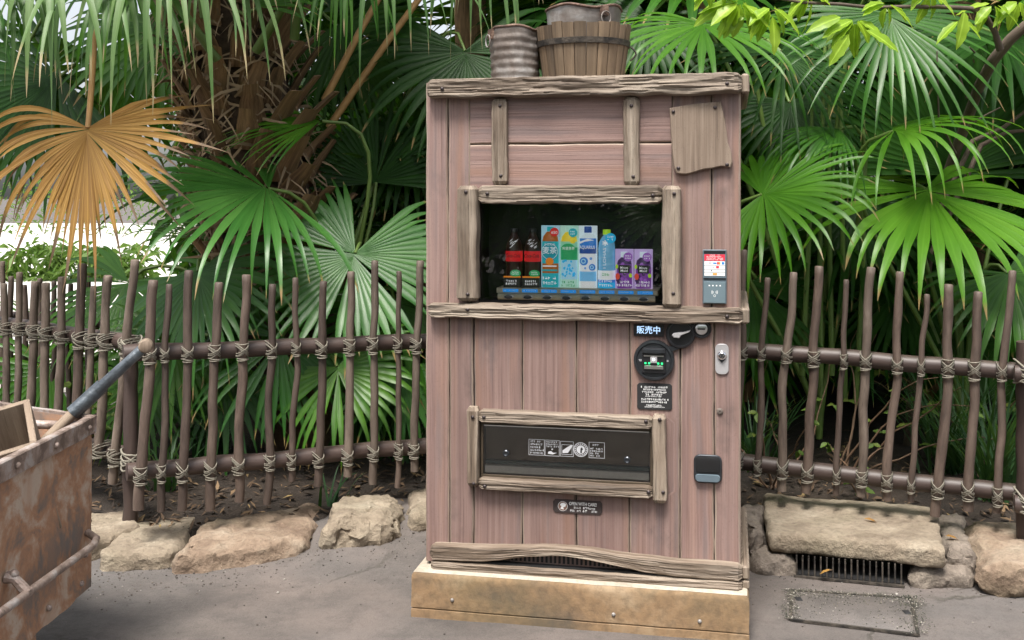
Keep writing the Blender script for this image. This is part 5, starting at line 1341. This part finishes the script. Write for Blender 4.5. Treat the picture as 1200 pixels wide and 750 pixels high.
for px, py, Z_, ax, nn, L, mt, sp, dr in ((70, 90, 6.6, (-.7, .0, -.45), (.1, -.8, .5), .95, 'leaf_deep', 1.9, .5), (120, 75, 6.9, (.1, .0, -.6), (.1, -.85, .45), .8, 'leaf_deep', 2.3, .6), (10, 95, 6.8, (-.3, .0, -.6), (.1, -.85, .45), .75, 'leaf_deep', 2.2, .6), (190, 30, 6.6, (.1, -.2, -.7), (0, -.8, .5), .75, 'leaf', 2.2, .9), (300, 10, 5.6, (.6, -.3, .5), (-.4, -.8, .3), .5, 'leaf_bright', .9, .9), 
                                        ):
    big.leaf(at(px, py, Z_), ax, nn, L, mat=mt, start=crown, nseg=36, spread=sp, droop=dr, split=.55, bow=.3)
# stout green leaf stalks seen against the trunk
for k, (x0, y0, x1, y1) in enumerate(((300, 60, 365, -40), (345, 45, 352, -60), (240, 20, 225, -80), (255, 70, 180, -20))):
    m = MB(); p, q = at(x0, y0, 5.65), at(x1, y1, 5.45); m.tube([p - big.base, p.lerp(q, .5) - big.base + Vector((.01, -.02, .02)), q - big.base], [.026, .022, .018], 9); m.build("leaf_stalk", M['petiole'], big.root, 60)
# two bare dry stalks behind, and the crown above the picture
for (x0, y0, x1, y1) in ((380, 118, 460, -30), (385, 150, 520, -40)):
    m = MB(); p, q = at(x0, y0, 6.1), at(x1, y1, 6.3); m.tube([p - big.base, p.lerp(q, .5) - big.base + Vector((0, 0, .02)), q - big.base], [.022, .020, .018], 8); m.build("dry_stalk", M['petiole_dry'], big.root, 60)
big.rosette(crown + Vector((0, 0, .25)), 24, 1.05, .85, 77, lo=-.1, hi=1.3, mats=('leaf', 'leaf_blue'), nseg=28)

# ------------------------------------------------------------------ low palm left of the machine
p0 = at(370, 590, 5.9)
lp = Palm("low fan palm with broad glossy leaves between trunk and machine", (p0.x, p0.y, .15))
lp.leaf(at(315, 221, 5.5), (-.78, -.50, .02), (.02, -.55, .84), .88, nseg=36, spread=2.0, droop=.75, e=1.5, split=.46, mat='leaf_blue', rows=12, kink=.6)
lp.leaf(at(416, 297, 5.6), (-.2, -.5, -.62), (.08, -.84, .55), .66, nseg=50, spread=2.75, droop=.35, e=2.2, split=.62, mat='leaf_blue', rows=11, kink=.3)
lp.leaf(at(441, 214, 6.1), (.05, .15, 1), (0, -1, .1), .56, nseg=36, spread=1.75, droop=.25, split=.5, mat='leaf_deep', cup=.2)
lp.leaf(at(378, 142, 5.75), (-1, -.25, -.12), (-.1, -.6, .9), .55, nseg=22, spread=.95, droop=.8, split=.45, mat='leaf')
lp.leaf(at(232, 318, 5.5), (.25, -.5, -.7), (-.3, -.75, .55), .62, nseg=30, spread=1.9, droop=.9, split=.5, mat='leaf_blue', kink=.6)
lp.leaf(at(330, 395, 5.5), (-.35, -.4, -.8), (.25, -.85, .4), .56, nseg=32, spread=1.8, droop=.6, split=.55, mat='leaf_blue', kink=.5)
lp.leaf(at(395, 430, 5.45), (.3, -.5, -.7), (-.2, -.75, .6), .52, nseg=30, spread=2.0, droop=.8, split=.5, mat='leaf', kink=.6)
lp.leaf(at(205, 400, 5.55), (-.3, -.45, -.75), (.15, -.8, .5), .52, nseg=28, spread=1.9, droop=.8, split=.5, mat='leaf', kink=.5)
lp.leaf(at(285, 330, 5.75), (.1, -.5, -.6), (-.1, -.7, .7), .58, nseg=30, spread=2.3, droop=.8, split=.5, mat='leaf', kink=.4)
lp.leaf(at(470, 430, 5.6), (-.1, -.4, -.8), (.2, -.8, .5), .5, nseg=28, spread=1.9, droop=.8, split=.5, mat='leaf_blue', kink=.5)
lp.leaf(at(462, 352, 5.7), (.1, -.3, -.9), (0, -.9, .4), .70, nseg=34, spread=1.9, droop=.6, split=.5, mat='leaf')
lp.leaf(at(268, 425, 5.7), (-.4, -.3, -.8), (-.1, -.9, .4), .6, nseg=30, spread=1.8, droop=.6, mat='leaf_blue')
lp.leaf(at(420, 450, 5.9), (.2, -.3, -.8), (.1, -.9, .4), .6, nseg=30, spread=1.9, droop=.6, mat='leaf_deep')
lp.leaf(at(150, 330, 5.9), (-.4, -.4, -.6), (-.2, -.7, .6), .62, nseg=34, spread=2.1, droop=.9, mat='leaf')
lp.leaf(at(170, 450, 5.7), (-.3, -.3, -.8), (-.2, -.8, .5), .5, nseg=30, spread=2.0, droop=.8, mat='leaf')
lp.leaf(at(60, 430, 6.2), (-.2, -.3, -.8), (.2, -.8, .5), .5, nseg=28, spread=2.0, droop=.8, mat='leaf', petiole=True)
lp.leaf(at(480, 150, 6.3), (.3, -.2, -.6), (0, -.8, .5), .65, nseg=32, spread=2.2, droop=.9, mat='leaf_deep')
lp.leaf(at(395, 30, 6.4), (.6, -.1, -.7), (.2, -.8, .4), .8, nseg=34, spread=1.7, droop=.5, mat='leaf_deep')
lp.leaf(at(545, 60, 6.2), (.1, -.3, -.5), (0, -.7, .7), .8, nseg=36, spread=2.4, droop=1.1, mat='leaf_deep')

# ------------------------------------------------------------------ palms right of the machine
p0 = at(960, 560, 5.8)
rp = Palm("fan palm with bright leaves right behind the machine", (p0.x, p0.y, .15))
rp.leaf(at(821, 27, 5.35), (.12, -.6, -.30), (0, -.70, .70), .68, nseg=38, spread=2.7, droop=.75, e=1.6, split=.45, mat='leaf_bright', rows=12, wid=.95, kink=.6)
rp.leaf(at(893, 228, 5.25), (.62, -.45, .12), (-.25, -.62, .75), .62, nseg=32, spread=2.3, droop=.8, e=1.6, split=.45, mat='leaf_bright', rows=11, kink=.5)
rp.leaf(at(1040, 15, 5.35), (.1, -.5, -.70), (-.05, -.82, .55), .74, nseg=34, spread=2.0, droop=.5, e=1.6, split=.42, mat='leaf', rows=11, wid=1.0, kink=.3)
rp.leaf(at(915, 60, 5.7), (.3, -.4, -.5), (0, -.6, .8), .70, nseg=32, spread=2.2, droop=1.2, split=.42, mat='leaf_deep', wid=.8)
rp.leaf(at(925, 120, 6.0), (.1, -.4, -.6), (0, -.7, .7), .6, nseg=34, spread=2.0, droop=1.1, mat='leaf_deep')
rp.leaf(at(985, 150, 5.5), (-.55, -.4, -.2), (.15, -.3, .9), .55, nseg=22, spread=1.1, droop=1.4, e=1.1, split=.42, mat='leaf')
rp.leaf(at(760, 20, 5.9), (-.3, -.3, -.5), (0, -.7, .7), .65, nseg=36, spread=2.2, droop=.9, mat='leaf_deep')
rp.leaf(at(880, 330, 5.8), (.2, -.3, -.8), (0, -.9, .4), .6, nseg=30, spread=1.8, droop=.6, mat='leaf_deep')
for k, (x0, x1) in enumerate(((962, 968), (975, 972), (990, 985), (940, 952), (1003, 1012))):
    m = MB(); a, b = at(x0, 470 - 30 * (k % 2), 5.75), at(x1, 20 + 30 * k, 5.7); m.tube([a - rp.base, a.lerp(b, .5) - rp.base + Vector((.01 * k - .02, 0, 0)), b - rp.base], [.016, .013, .009], 8); m.build("leaf_stalk", M['petiole'], rp.root, 60)
p0 = at(1130, 570, 5.7)
rq = Palm("large fan palm whose broad leaf hangs over the right fence", (p0.x, p0.y, .15))
rq.leaf(at(1085, 222, 5.25), (.10, -.70, -.32), (.04, -.64, .76), .88, nseg=42, spread=2.4, droop=.65, e=1.8, split=.58, mat='leaf_bright', rows=13, kink=1.0, cup=-.06)
rq.leaf(at(1046, 154, 5.2), (.50, -.50, .10), (-.1, -.35, .92), .66, nseg=24, spread=1.9, droop=1.1, e=1.0, split=.38, mat='leaf_bright', rows=12, wid=.95, kink=.6)
rq.leaf(at(1120, 205, 5.9), (.05, .1, 1), (-.1, -1, .15), .85, nseg=44, spread=1.6, droop=.2, split=.7, mat='leaf_deep', cup=.1)
rq.leaf(at(1190, 180, 5.9), (.3, .1, .8), (-.2, -1, .2), .85, nseg=44, spread=1.7, droop=.25, split=.65, mat='leaf_deep')
rq.leaf(at(1170, 40, 5.8), (.2, -.4, -.3), (0, -.6, .8), .75, nseg=40, spread=2.4, droop=.9, mat='leaf_deep')
rq.leaf(at(1010, 235, 5.9), (-.4, -.3, -.6), (0, -.8, .6), .7, nseg=36, spread=2.2, droop=.8, mat='leaf_deep')
rq.leaf(at(1180, 320, 5.6), (.3, -.4, -.6), (0, -.8, .6), .65, nseg=34, spread=2.1, droop=.9, mat='leaf')
rq.leaf(at(1060, 330, 6.0), (0, -.4, -.8), (0, -.9, .4), .6, nseg=30, spread=1.9, droop=.7, mat='leaf_deep')

# ------------------------------------------------------------------ back row: palms that close the view and shade the bed
rows_ = [((-1.25, 7.3), .95, "fan palm farthest left in the back row behind the shaggy trunk"), ((-.55, 7.2), 1.2, "fan palm in the back row left of the machine"), ((.55, 7.4), 1.35, "fan palm in the back row behind the buckets"),
         ((1.55, 7.1), 1.2, "fan palm in the back row behind the bright right palm"), ((2.7, 6.9), 1.1, "fan palm in the back row behind the overhanging leaf"), ((3.9, 6.7), 1.2, "fan palm in the back row beyond the right edge of the fence")]
for k, ((x, y_), zc, lab) in enumerate(rows_):
    b = Palm(lab, (x, y_, .2), group="back row of fan palms")
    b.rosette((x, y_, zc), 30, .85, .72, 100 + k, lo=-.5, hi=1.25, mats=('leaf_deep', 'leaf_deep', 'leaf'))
    m = MB(); m.tube([(0, 0, -.1), (.02, .01, zc * .5), (0, 0, zc - .15)], [.11, .10, .09], 12); m.build("trunk", M['husk'], b.root, 60)
hp = Palm("low fan palm in the gap behind the dark far fence", (-2.75, 6.95, .1))
hp.rosette((-2.75, 6.95, .42), 13, .38, .55, 321, lo=-.1, hi=1.0, mats=('leaf', 'leaf_bright'))
tall = [((-.3, 7.6), 3.2, "tall fan palm with its crown above the machine's left corner"), ((1.3, 7.5), 3.1, "tall fan palm with its crown above the buckets' right"), ((3.0, 7.2), 3.0, "tall fan palm with its crown above the upper right corner")]
for k, ((x, y_), zc, lab) in enumerate(tall):
    b = Palm(lab, (x, y_, .2), group="tall palms behind")
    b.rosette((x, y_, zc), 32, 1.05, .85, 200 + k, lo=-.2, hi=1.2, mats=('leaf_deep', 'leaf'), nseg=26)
    m = MB(); m.tube([(0, 0, -.1), (.03, .02, zc * .5), (0, 0, zc - .2)], [.14, .12, .11], 12); m.build("trunk", M['husk'], b.root, 60)

# dense planting far behind
def leaf_mass(name, label, boxes, count, size, mat, seed, up=.3):
    rnd = random.Random(seed); m = MB()
    for k in range(count):
        x0, x1, y0, y1, z0, z1 = boxes[k % len(boxes)]
        x = rnd.uniform(x0, x1); u = rnd.random()
        top = z0 + (z1 - z0) * (.72 + .28 * N(x * .9, seed, y0)) ; p = Vector((x, rnd.uniform(y0, y1), z0 + (top - z0) * u))
        d = Vector((rnd.gauss(0, 1), rnd.gauss(0, 1), rnd.gauss(-.3, .6))).normalized(); L = size * rnd.uniform(.6, 1.3); s_ = d.orthogonal().normalized()
        s_ = (s_ * math.cos(k) + d.cross(s_) * math.sin(k)) * L * .16
        q = p + d * L * .5; r = p + d * L - UP * L * .25
        i = len(m.v); m.v += [p, q - s_, r, q + s_]; m.face((i, i + 1, i + 2, i + 3), [(.5, 0), (0, .5), (.5, .9), (1, .5)])
    o = m.build(name, mat, None, 0); o["kind"] = "stuff"; o["label"] = label; return o
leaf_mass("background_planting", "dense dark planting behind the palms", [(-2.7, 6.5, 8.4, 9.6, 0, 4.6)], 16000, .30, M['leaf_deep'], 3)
leaf_mass("far_shrubs", "pale sunlit shrubs far behind the left fence", [(-14, -6.5, 19, 20, 0, .9), (-34, -10, 40, 44, 0, 3.2)], 5000, .28, M['leaf_small'], 4)

# ------------------------------------------------------------------ broad-leaved tree leaning in at the upper right
bt = at(1062, 560, 6.0)
tree = thing("broadleaf_tree", "slender grey tree with bright yellow green leaves at the upper right", "tree", (bt.x, bt.y, .15))
tw_ = lambda lst, Z_: [at(px, py, Z_ if not isinstance(Z_, list) else Z_[i]) - tree.location for i, (px, py) in enumerate(lst)]
m = MB(); m.tube(tw_([(1062, 560), (1070, 440), (1085, 320), (1095, 250), (1110, 205), (1130, 150), (1148, 100), (1164, 70), (1185, 45), (1230, 5), (1290, -60)], [6.0, 6.0, 6.0, 6.0, 5.9, 5.7, 5.4, 5.2, 5.1, 5, 5]), [.028, .028, .028, .028, .028, .028, .027, .027, .025, .022, .02], 12); trk = m.build("trunk", M['bark'], tree, 60)
m = MB(); m.tube(tw_([(1172, 58), (1166, 38), (1156, 20), (1138, 10), (1100, 8), (1060, 8), (1020, 9), (985, 5), (940, 3), (900, -4), (860, -14)], [5, 4.96, 4.92, 4.88, 4.84, 4.8, 4.78, 4.75, 4.7, 4.68, 4.65]), [.018, .014, .012, .011, .010, .009, .008, .0075, .007, .006, .004], 9); m.build("branch", M['bark'], tree, 60)
for pts in ([(1100, 250), (1140, 165), (1175, 150), (1215, 120)], [(1090, 300), (1150, 170), (1180, 155), (1230, 150)]):
    m = MB(); m.tube(tw_(pts, 5.75), [.016, .013, .011, .007], 8); m.build("branch", M['bark'], tree, 60)
for pts in ([(1160, 78), (1143, 62), (1136, 55)], [(1133, 115), (1126, 95), (1121, 76)], [(1120, 180), (1100, 140), (1098, 60)], [(1130, 150), (1155, 135), (1172, 126)]):
    m = MB(); m.tube(tw_(pts, [5.25, 5.2, 5.15]), [.006, .005, .003], 6); m.build("twig", M['bark'], tree, 60)
def broad_leaf(parent, P, d, n, L, W, seed, mat='leaf_broad', name="leaf"):
    rnd = random.Random(seed); d = d.normalized(); n = (n - d * n.dot(d)).normalized(); s_ = n.cross(d); m = MB(); R = 9; curl = rnd.uniform(.1, .5); fold = rnd.uniform(.15, .5)
    p = Vector((0, 0, 0)); dd = d.copy()
    for j in range(R + 1):
        t_ = j / R; w = W / 2 * (math.sin(math.pi * min(1, t_ ** .85)) ** .8) if 0 < j < R else .0006
        wv = 1 + .12 * math.sin(t_ * 22 + seed)
        m.v += [p - s_ * w * wv + n * (w * fold + .05 * W * math.sin(t_ * 19 + seed)), p, p + s_ * w * wv + n * (w * fold + .05 * W * math.cos(t_ * 17 + seed))]
        dd = (dd - n * curl / R - UP * .02).normalized(); p = p + dd * L / R
    for j in range(R):
        q = j * 3; v0, v1 = j / R, (j + 1) / R
        m.face((q, q + 1, q + 4, q + 3), [(0, v0), (.5, v0), (.5, v1), (0, v1)]); m.face((q + 1, q + 2, q + 5, q + 4), [(.5, v0), (1, v0), (1, v1), (.5, v1)])
    return m.build(name, M[mat], parent, 180, P)
rnd = random.Random(21)
clusters = [((868, 2), 9, 4.65, .16), ((905, 8), 7, 4.66, .15), ((1003, 22), 11, 4.72, .15), ((1040, 4), 6, 4.75, .13), ((1126, 22), 2, 4.8, .13), ((1165, 4), 6, 4.85, .14), ((1195, 0), 6, 4.9, .14), ((1090, -10), 6, 4.8, .13), ((950, -8), 6, 4.7, .14), ((840, -25), 6, 4.62, .15)]
for (px, py), c, Z_, L in clusters:
    P = at(px, py, Z_) - tree.location
    for k in range(c):
        an = 2 * math.pi * k / c + rnd.uniform(-.4, .4)
        d = Vector((math.cos(an), .5 * math.sin(an * 1.7), -.55 + .55 * math.sin(an) + rnd.uniform(-.3, .1)))
        o_ = d.normalized() * .02
        broad_leaf(tree, P + o_, d, Vector((rnd.uniform(-.4, .4), -.6, .9)), L * 1.05 * rnd.uniform(.65, 1.15), L * .36, rnd.randrange(999))
for px, py, d in ((868, 5, (-.5, -.2, -.9)), (905, 20, (.1, -.3, -1)), (850, 5, (-1, -.2, -.5)), (995, 40, (-.6, -.2, -.8)), (1015, 35, (.8, -.3, -.5)), (1130, 14, (-.2, -.2, -1)), (880, 12, (-.9, -.1, -.3)), (985, 20, (-1, -.2, -.3))):
    broad_leaf(tree, at(px, py, 4.68) - tree.location, Vector(d), Vector((.3, -.8, .5)), .17, .058, px)

# ------------------------------------------------------------------ understorey
def bush(label, px, py, Z_, spread, h, stems, leaves, seed, mat='leaf_small', lsize=.05):
    rnd = random.Random(seed); p0 = at(px, py, Z_); p0.z = soil_h(p0.x, Z_ - kerb_y(p0.x)); root = thing("understorey_shrub", label, "shrub", p0, 0, "small shrubs in the planting bed")
    tips = []
    for k in range(stems):
        an = rnd.uniform(0, 6.28); pts = [Vector((0, 0, -.03))]; d = Vector((math.cos(an) * .35, math.sin(an) * .35, 1)).normalized()
        for q in range(9):
            d = (d + Vector((rnd.uniform(-.35, .35), rnd.uniform(-.3, .3), rnd.uniform(-.3, .15)))).normalized(); pts.append(pts[-1] + d * h / 9 * rnd.uniform(.8, 1.2))
            if q > 2: tips.append((pts[-1], d.copy()))
        m = MB(); m.tube(pts, [.007 * (1 - .085 * q) for q in range(10)], 6); m.build("stem", M['twig'], root, 60)
    for k in range(leaves):
        p, d = tips[rnd.randrange(len(tips))]
        c = p + Vector((rnd.uniform(-.05, .05), rnd.uniform(-.05, .05), rnd.uniform(-.03, .03)))
        for j in range(3):
            a2 = rnd.uniform(0, 6.28); broad_leaf(root, c, Vector((math.cos(a2), math.sin(a2) * .6, rnd.uniform(-.6, .3))), Vector((rnd.uniform(-.3, .3), -.6, .8)), lsize * rnd.uniform(.7, 1.2), lsize * .5, rnd.randrange(999), mat)
bush("twiggy shrub with small yellow green leaves next to the machine's right side", 905, 540, 5.35, .3, .75, 5, 14, 1)
bush("twiggy reddish shrub with yellow green leaves at the middle of the right fence", 985, 540, 5.4, .3, .95, 6, 16, 2)
bush("low leafy shrub by the foot of the right fence", 1010, 545, 5.2, .2, .32, 4, 9, 3)
bush("leafy shrub behind the right end of the fence", 1165, 500, 5.5, .3, .85, 5, 22, 4, lsize=.07)
bush("small leafy shrub behind the corner post by the cart", 100, 560, 5.6, .3, .5, 5, 20, 5, lsize=.06)
def tuft(label, px, Z_, n, L, seed, lean=(0, 0)):
    rnd = random.Random(seed); p0 = at(px, 500, Z_); p0.z = soil_h(p0.x, Z_ - kerb_y(p0.x)) - .01; m = MB()
    for k in range(n):
        an = rnd.uniform(0, 6.28); d = Vector((math.cos(an) * .6 + lean[0], math.sin(an) * .6 + lean[1], rnd.uniform(.8, 1.6))).normalized(); Lk = L * rnd.uniform(.6, 1.1); w = rnd.uniform(.006, .010); p = Vector((rnd.gauss(0, .04), rnd.gauss(0, .04), 0)); b0 = len(m.v); s_ = d.cross(UP).normalized(); dr = rnd.uniform(.5, 1.3)
        for j in range(8):
            t_ = j / 7; ww = w * (1 - t_) ** .6 + .0003; m.v += [p - s_ * ww, p + s_ * ww]; d = (d - UP * dr * t_ * .35).normalized(); p = p + d * Lk / 7
        for j in range(7): m.face((b0 + 2*j, b0 + 2*j + 1, b0 + 2*j + 3, b0 + 2*j + 2), [(0.1, j/7), (.4, j/7), (.4, (j+1)/7), (.1, (j+1)/7)])
    root = thing("grass_clump", label, "grass", p0, 0, "strap-leaved grass clumps in the bed"); m.build("blades", M['strap'], root, 180)
tuft("strap leaved grass clump at the right end behind the fence", 1165, 5.15, 110, .75, 1)
tuft("strap leaved grass clump behind the ninth right picket", 1110, 5.5, 90, .7, 2)
tuft("dark strap leaved grass clump behind the machine's right edge", 885, 5.6, 60, .55, 3)
tuft("strap leaved grass clump under the low palm by the machine", 470, 5.8, 70, .5, 4)
tuft("strap leaved grass clump at the foot of the shaggy trunk", 245, 5.75, 80, .55, 5)
tuft("strap leaved grass clump near the left corner post", 190, 5.3, 30, .35, 6)
tuft("small grass clump between boulder and machine fence", 395, 5.15, 7, .28, 7)

# leaf litter
rnd = random.Random(9); m = MB()
for k in range(2600):
    x = rnd.uniform(-3, 3.4); d = abs(rnd.gauss(0, .7)) + .05; y_ = kerb_y(x) + d; p = Vector((x, y_, soil_h(x, d) + rnd.uniform(.004, .02))); an = rnd.uniform(0, 6.28); L = rnd.uniform(.02, .075); w = L * rnd.uniform(.18, .4)
    a = Vector((math.cos(an), math.sin(an), rnd.uniform(-.3, .5))); s_ = Vector((-a.y, a.x, rnd.uniform(-.4, .4))); i = len(m.v)
    m.v += [p - a * L / 2, p - s_ * w / 2 + UP * .006, p + a * L / 2 + UP * rnd.uniform(-.004, .012), p + s_ * w / 2 + UP * .006]; m.face((i, i + 1, i + 2, i + 3))
t = NT('leaf_litter'); geo = t.new("NewGeometry")
M['litter'] = t.base(t.ramp(geo.outputs["Random Per Island"], [(0, (.03, .02, .014)), (.4, (.085, .052, .03)), (.7, (.12, .075, .042)), (.92, (.20, .13, .07)), (1, (.28, .20, .08))]), .85)
o = m.build("leaf_litter", M['litter'], None, 0); o["kind"] = "stuff"; o["label"] = "dry fallen leaves on the soil behind the kerb stones"
rnd = random.Random(4)
for k, (px, py, zt, lab) in enumerate(((1013, 608, .172, "pale dry leaf lying on the big slab"), (961, 673, .03, "orange brown leaf caught in the drain grate"), (1108, 628, .135, "yellow leaf beside the big slab's right end"))):
    P = on_level(px, py, zt); o = broad_leaf(None, P, Vector((1, -.4, .1 if k != 1 else .8)), Vector((0, -.2, 1)), .055, .018, k, 'leaf_dead', "fallen_leaf"); tag(o, lab, "leaf", "single fallen leaves")

# trees across the path, behind the viewer (seen in the window's reflections)
rnd = random.Random(40); m = MB()
for k in range(170):
    P = Vector((rnd.uniform(-9, 9), rnd.uniform(-8, -5), rnd.uniform(.4, 4.6))); a = Vector((rnd.uniform(-1, 1), rnd.uniform(0, 1), rnd.uniform(-.8, .4)))
    fan_blade(m, P, a, Vector((0, .6, .8)), rnd.uniform(.9, 1.3), nseg=22, rows=6, droop=.9, seed=k, spread=2.4)
leaf_mass("reflection_hedge", "unseen dark hedge added to darken the window reflections", [(-12, 12, -10, -8.5, 0, 5)], 9000, .42, M['leaf_deep'], 14)  # added out of view so the glass reflects something dark
o = m.build("tree_belt", M['leaf_bright'], None, 180); o["kind"] = "stuff"; o["label"] = "belt of palms across the path"
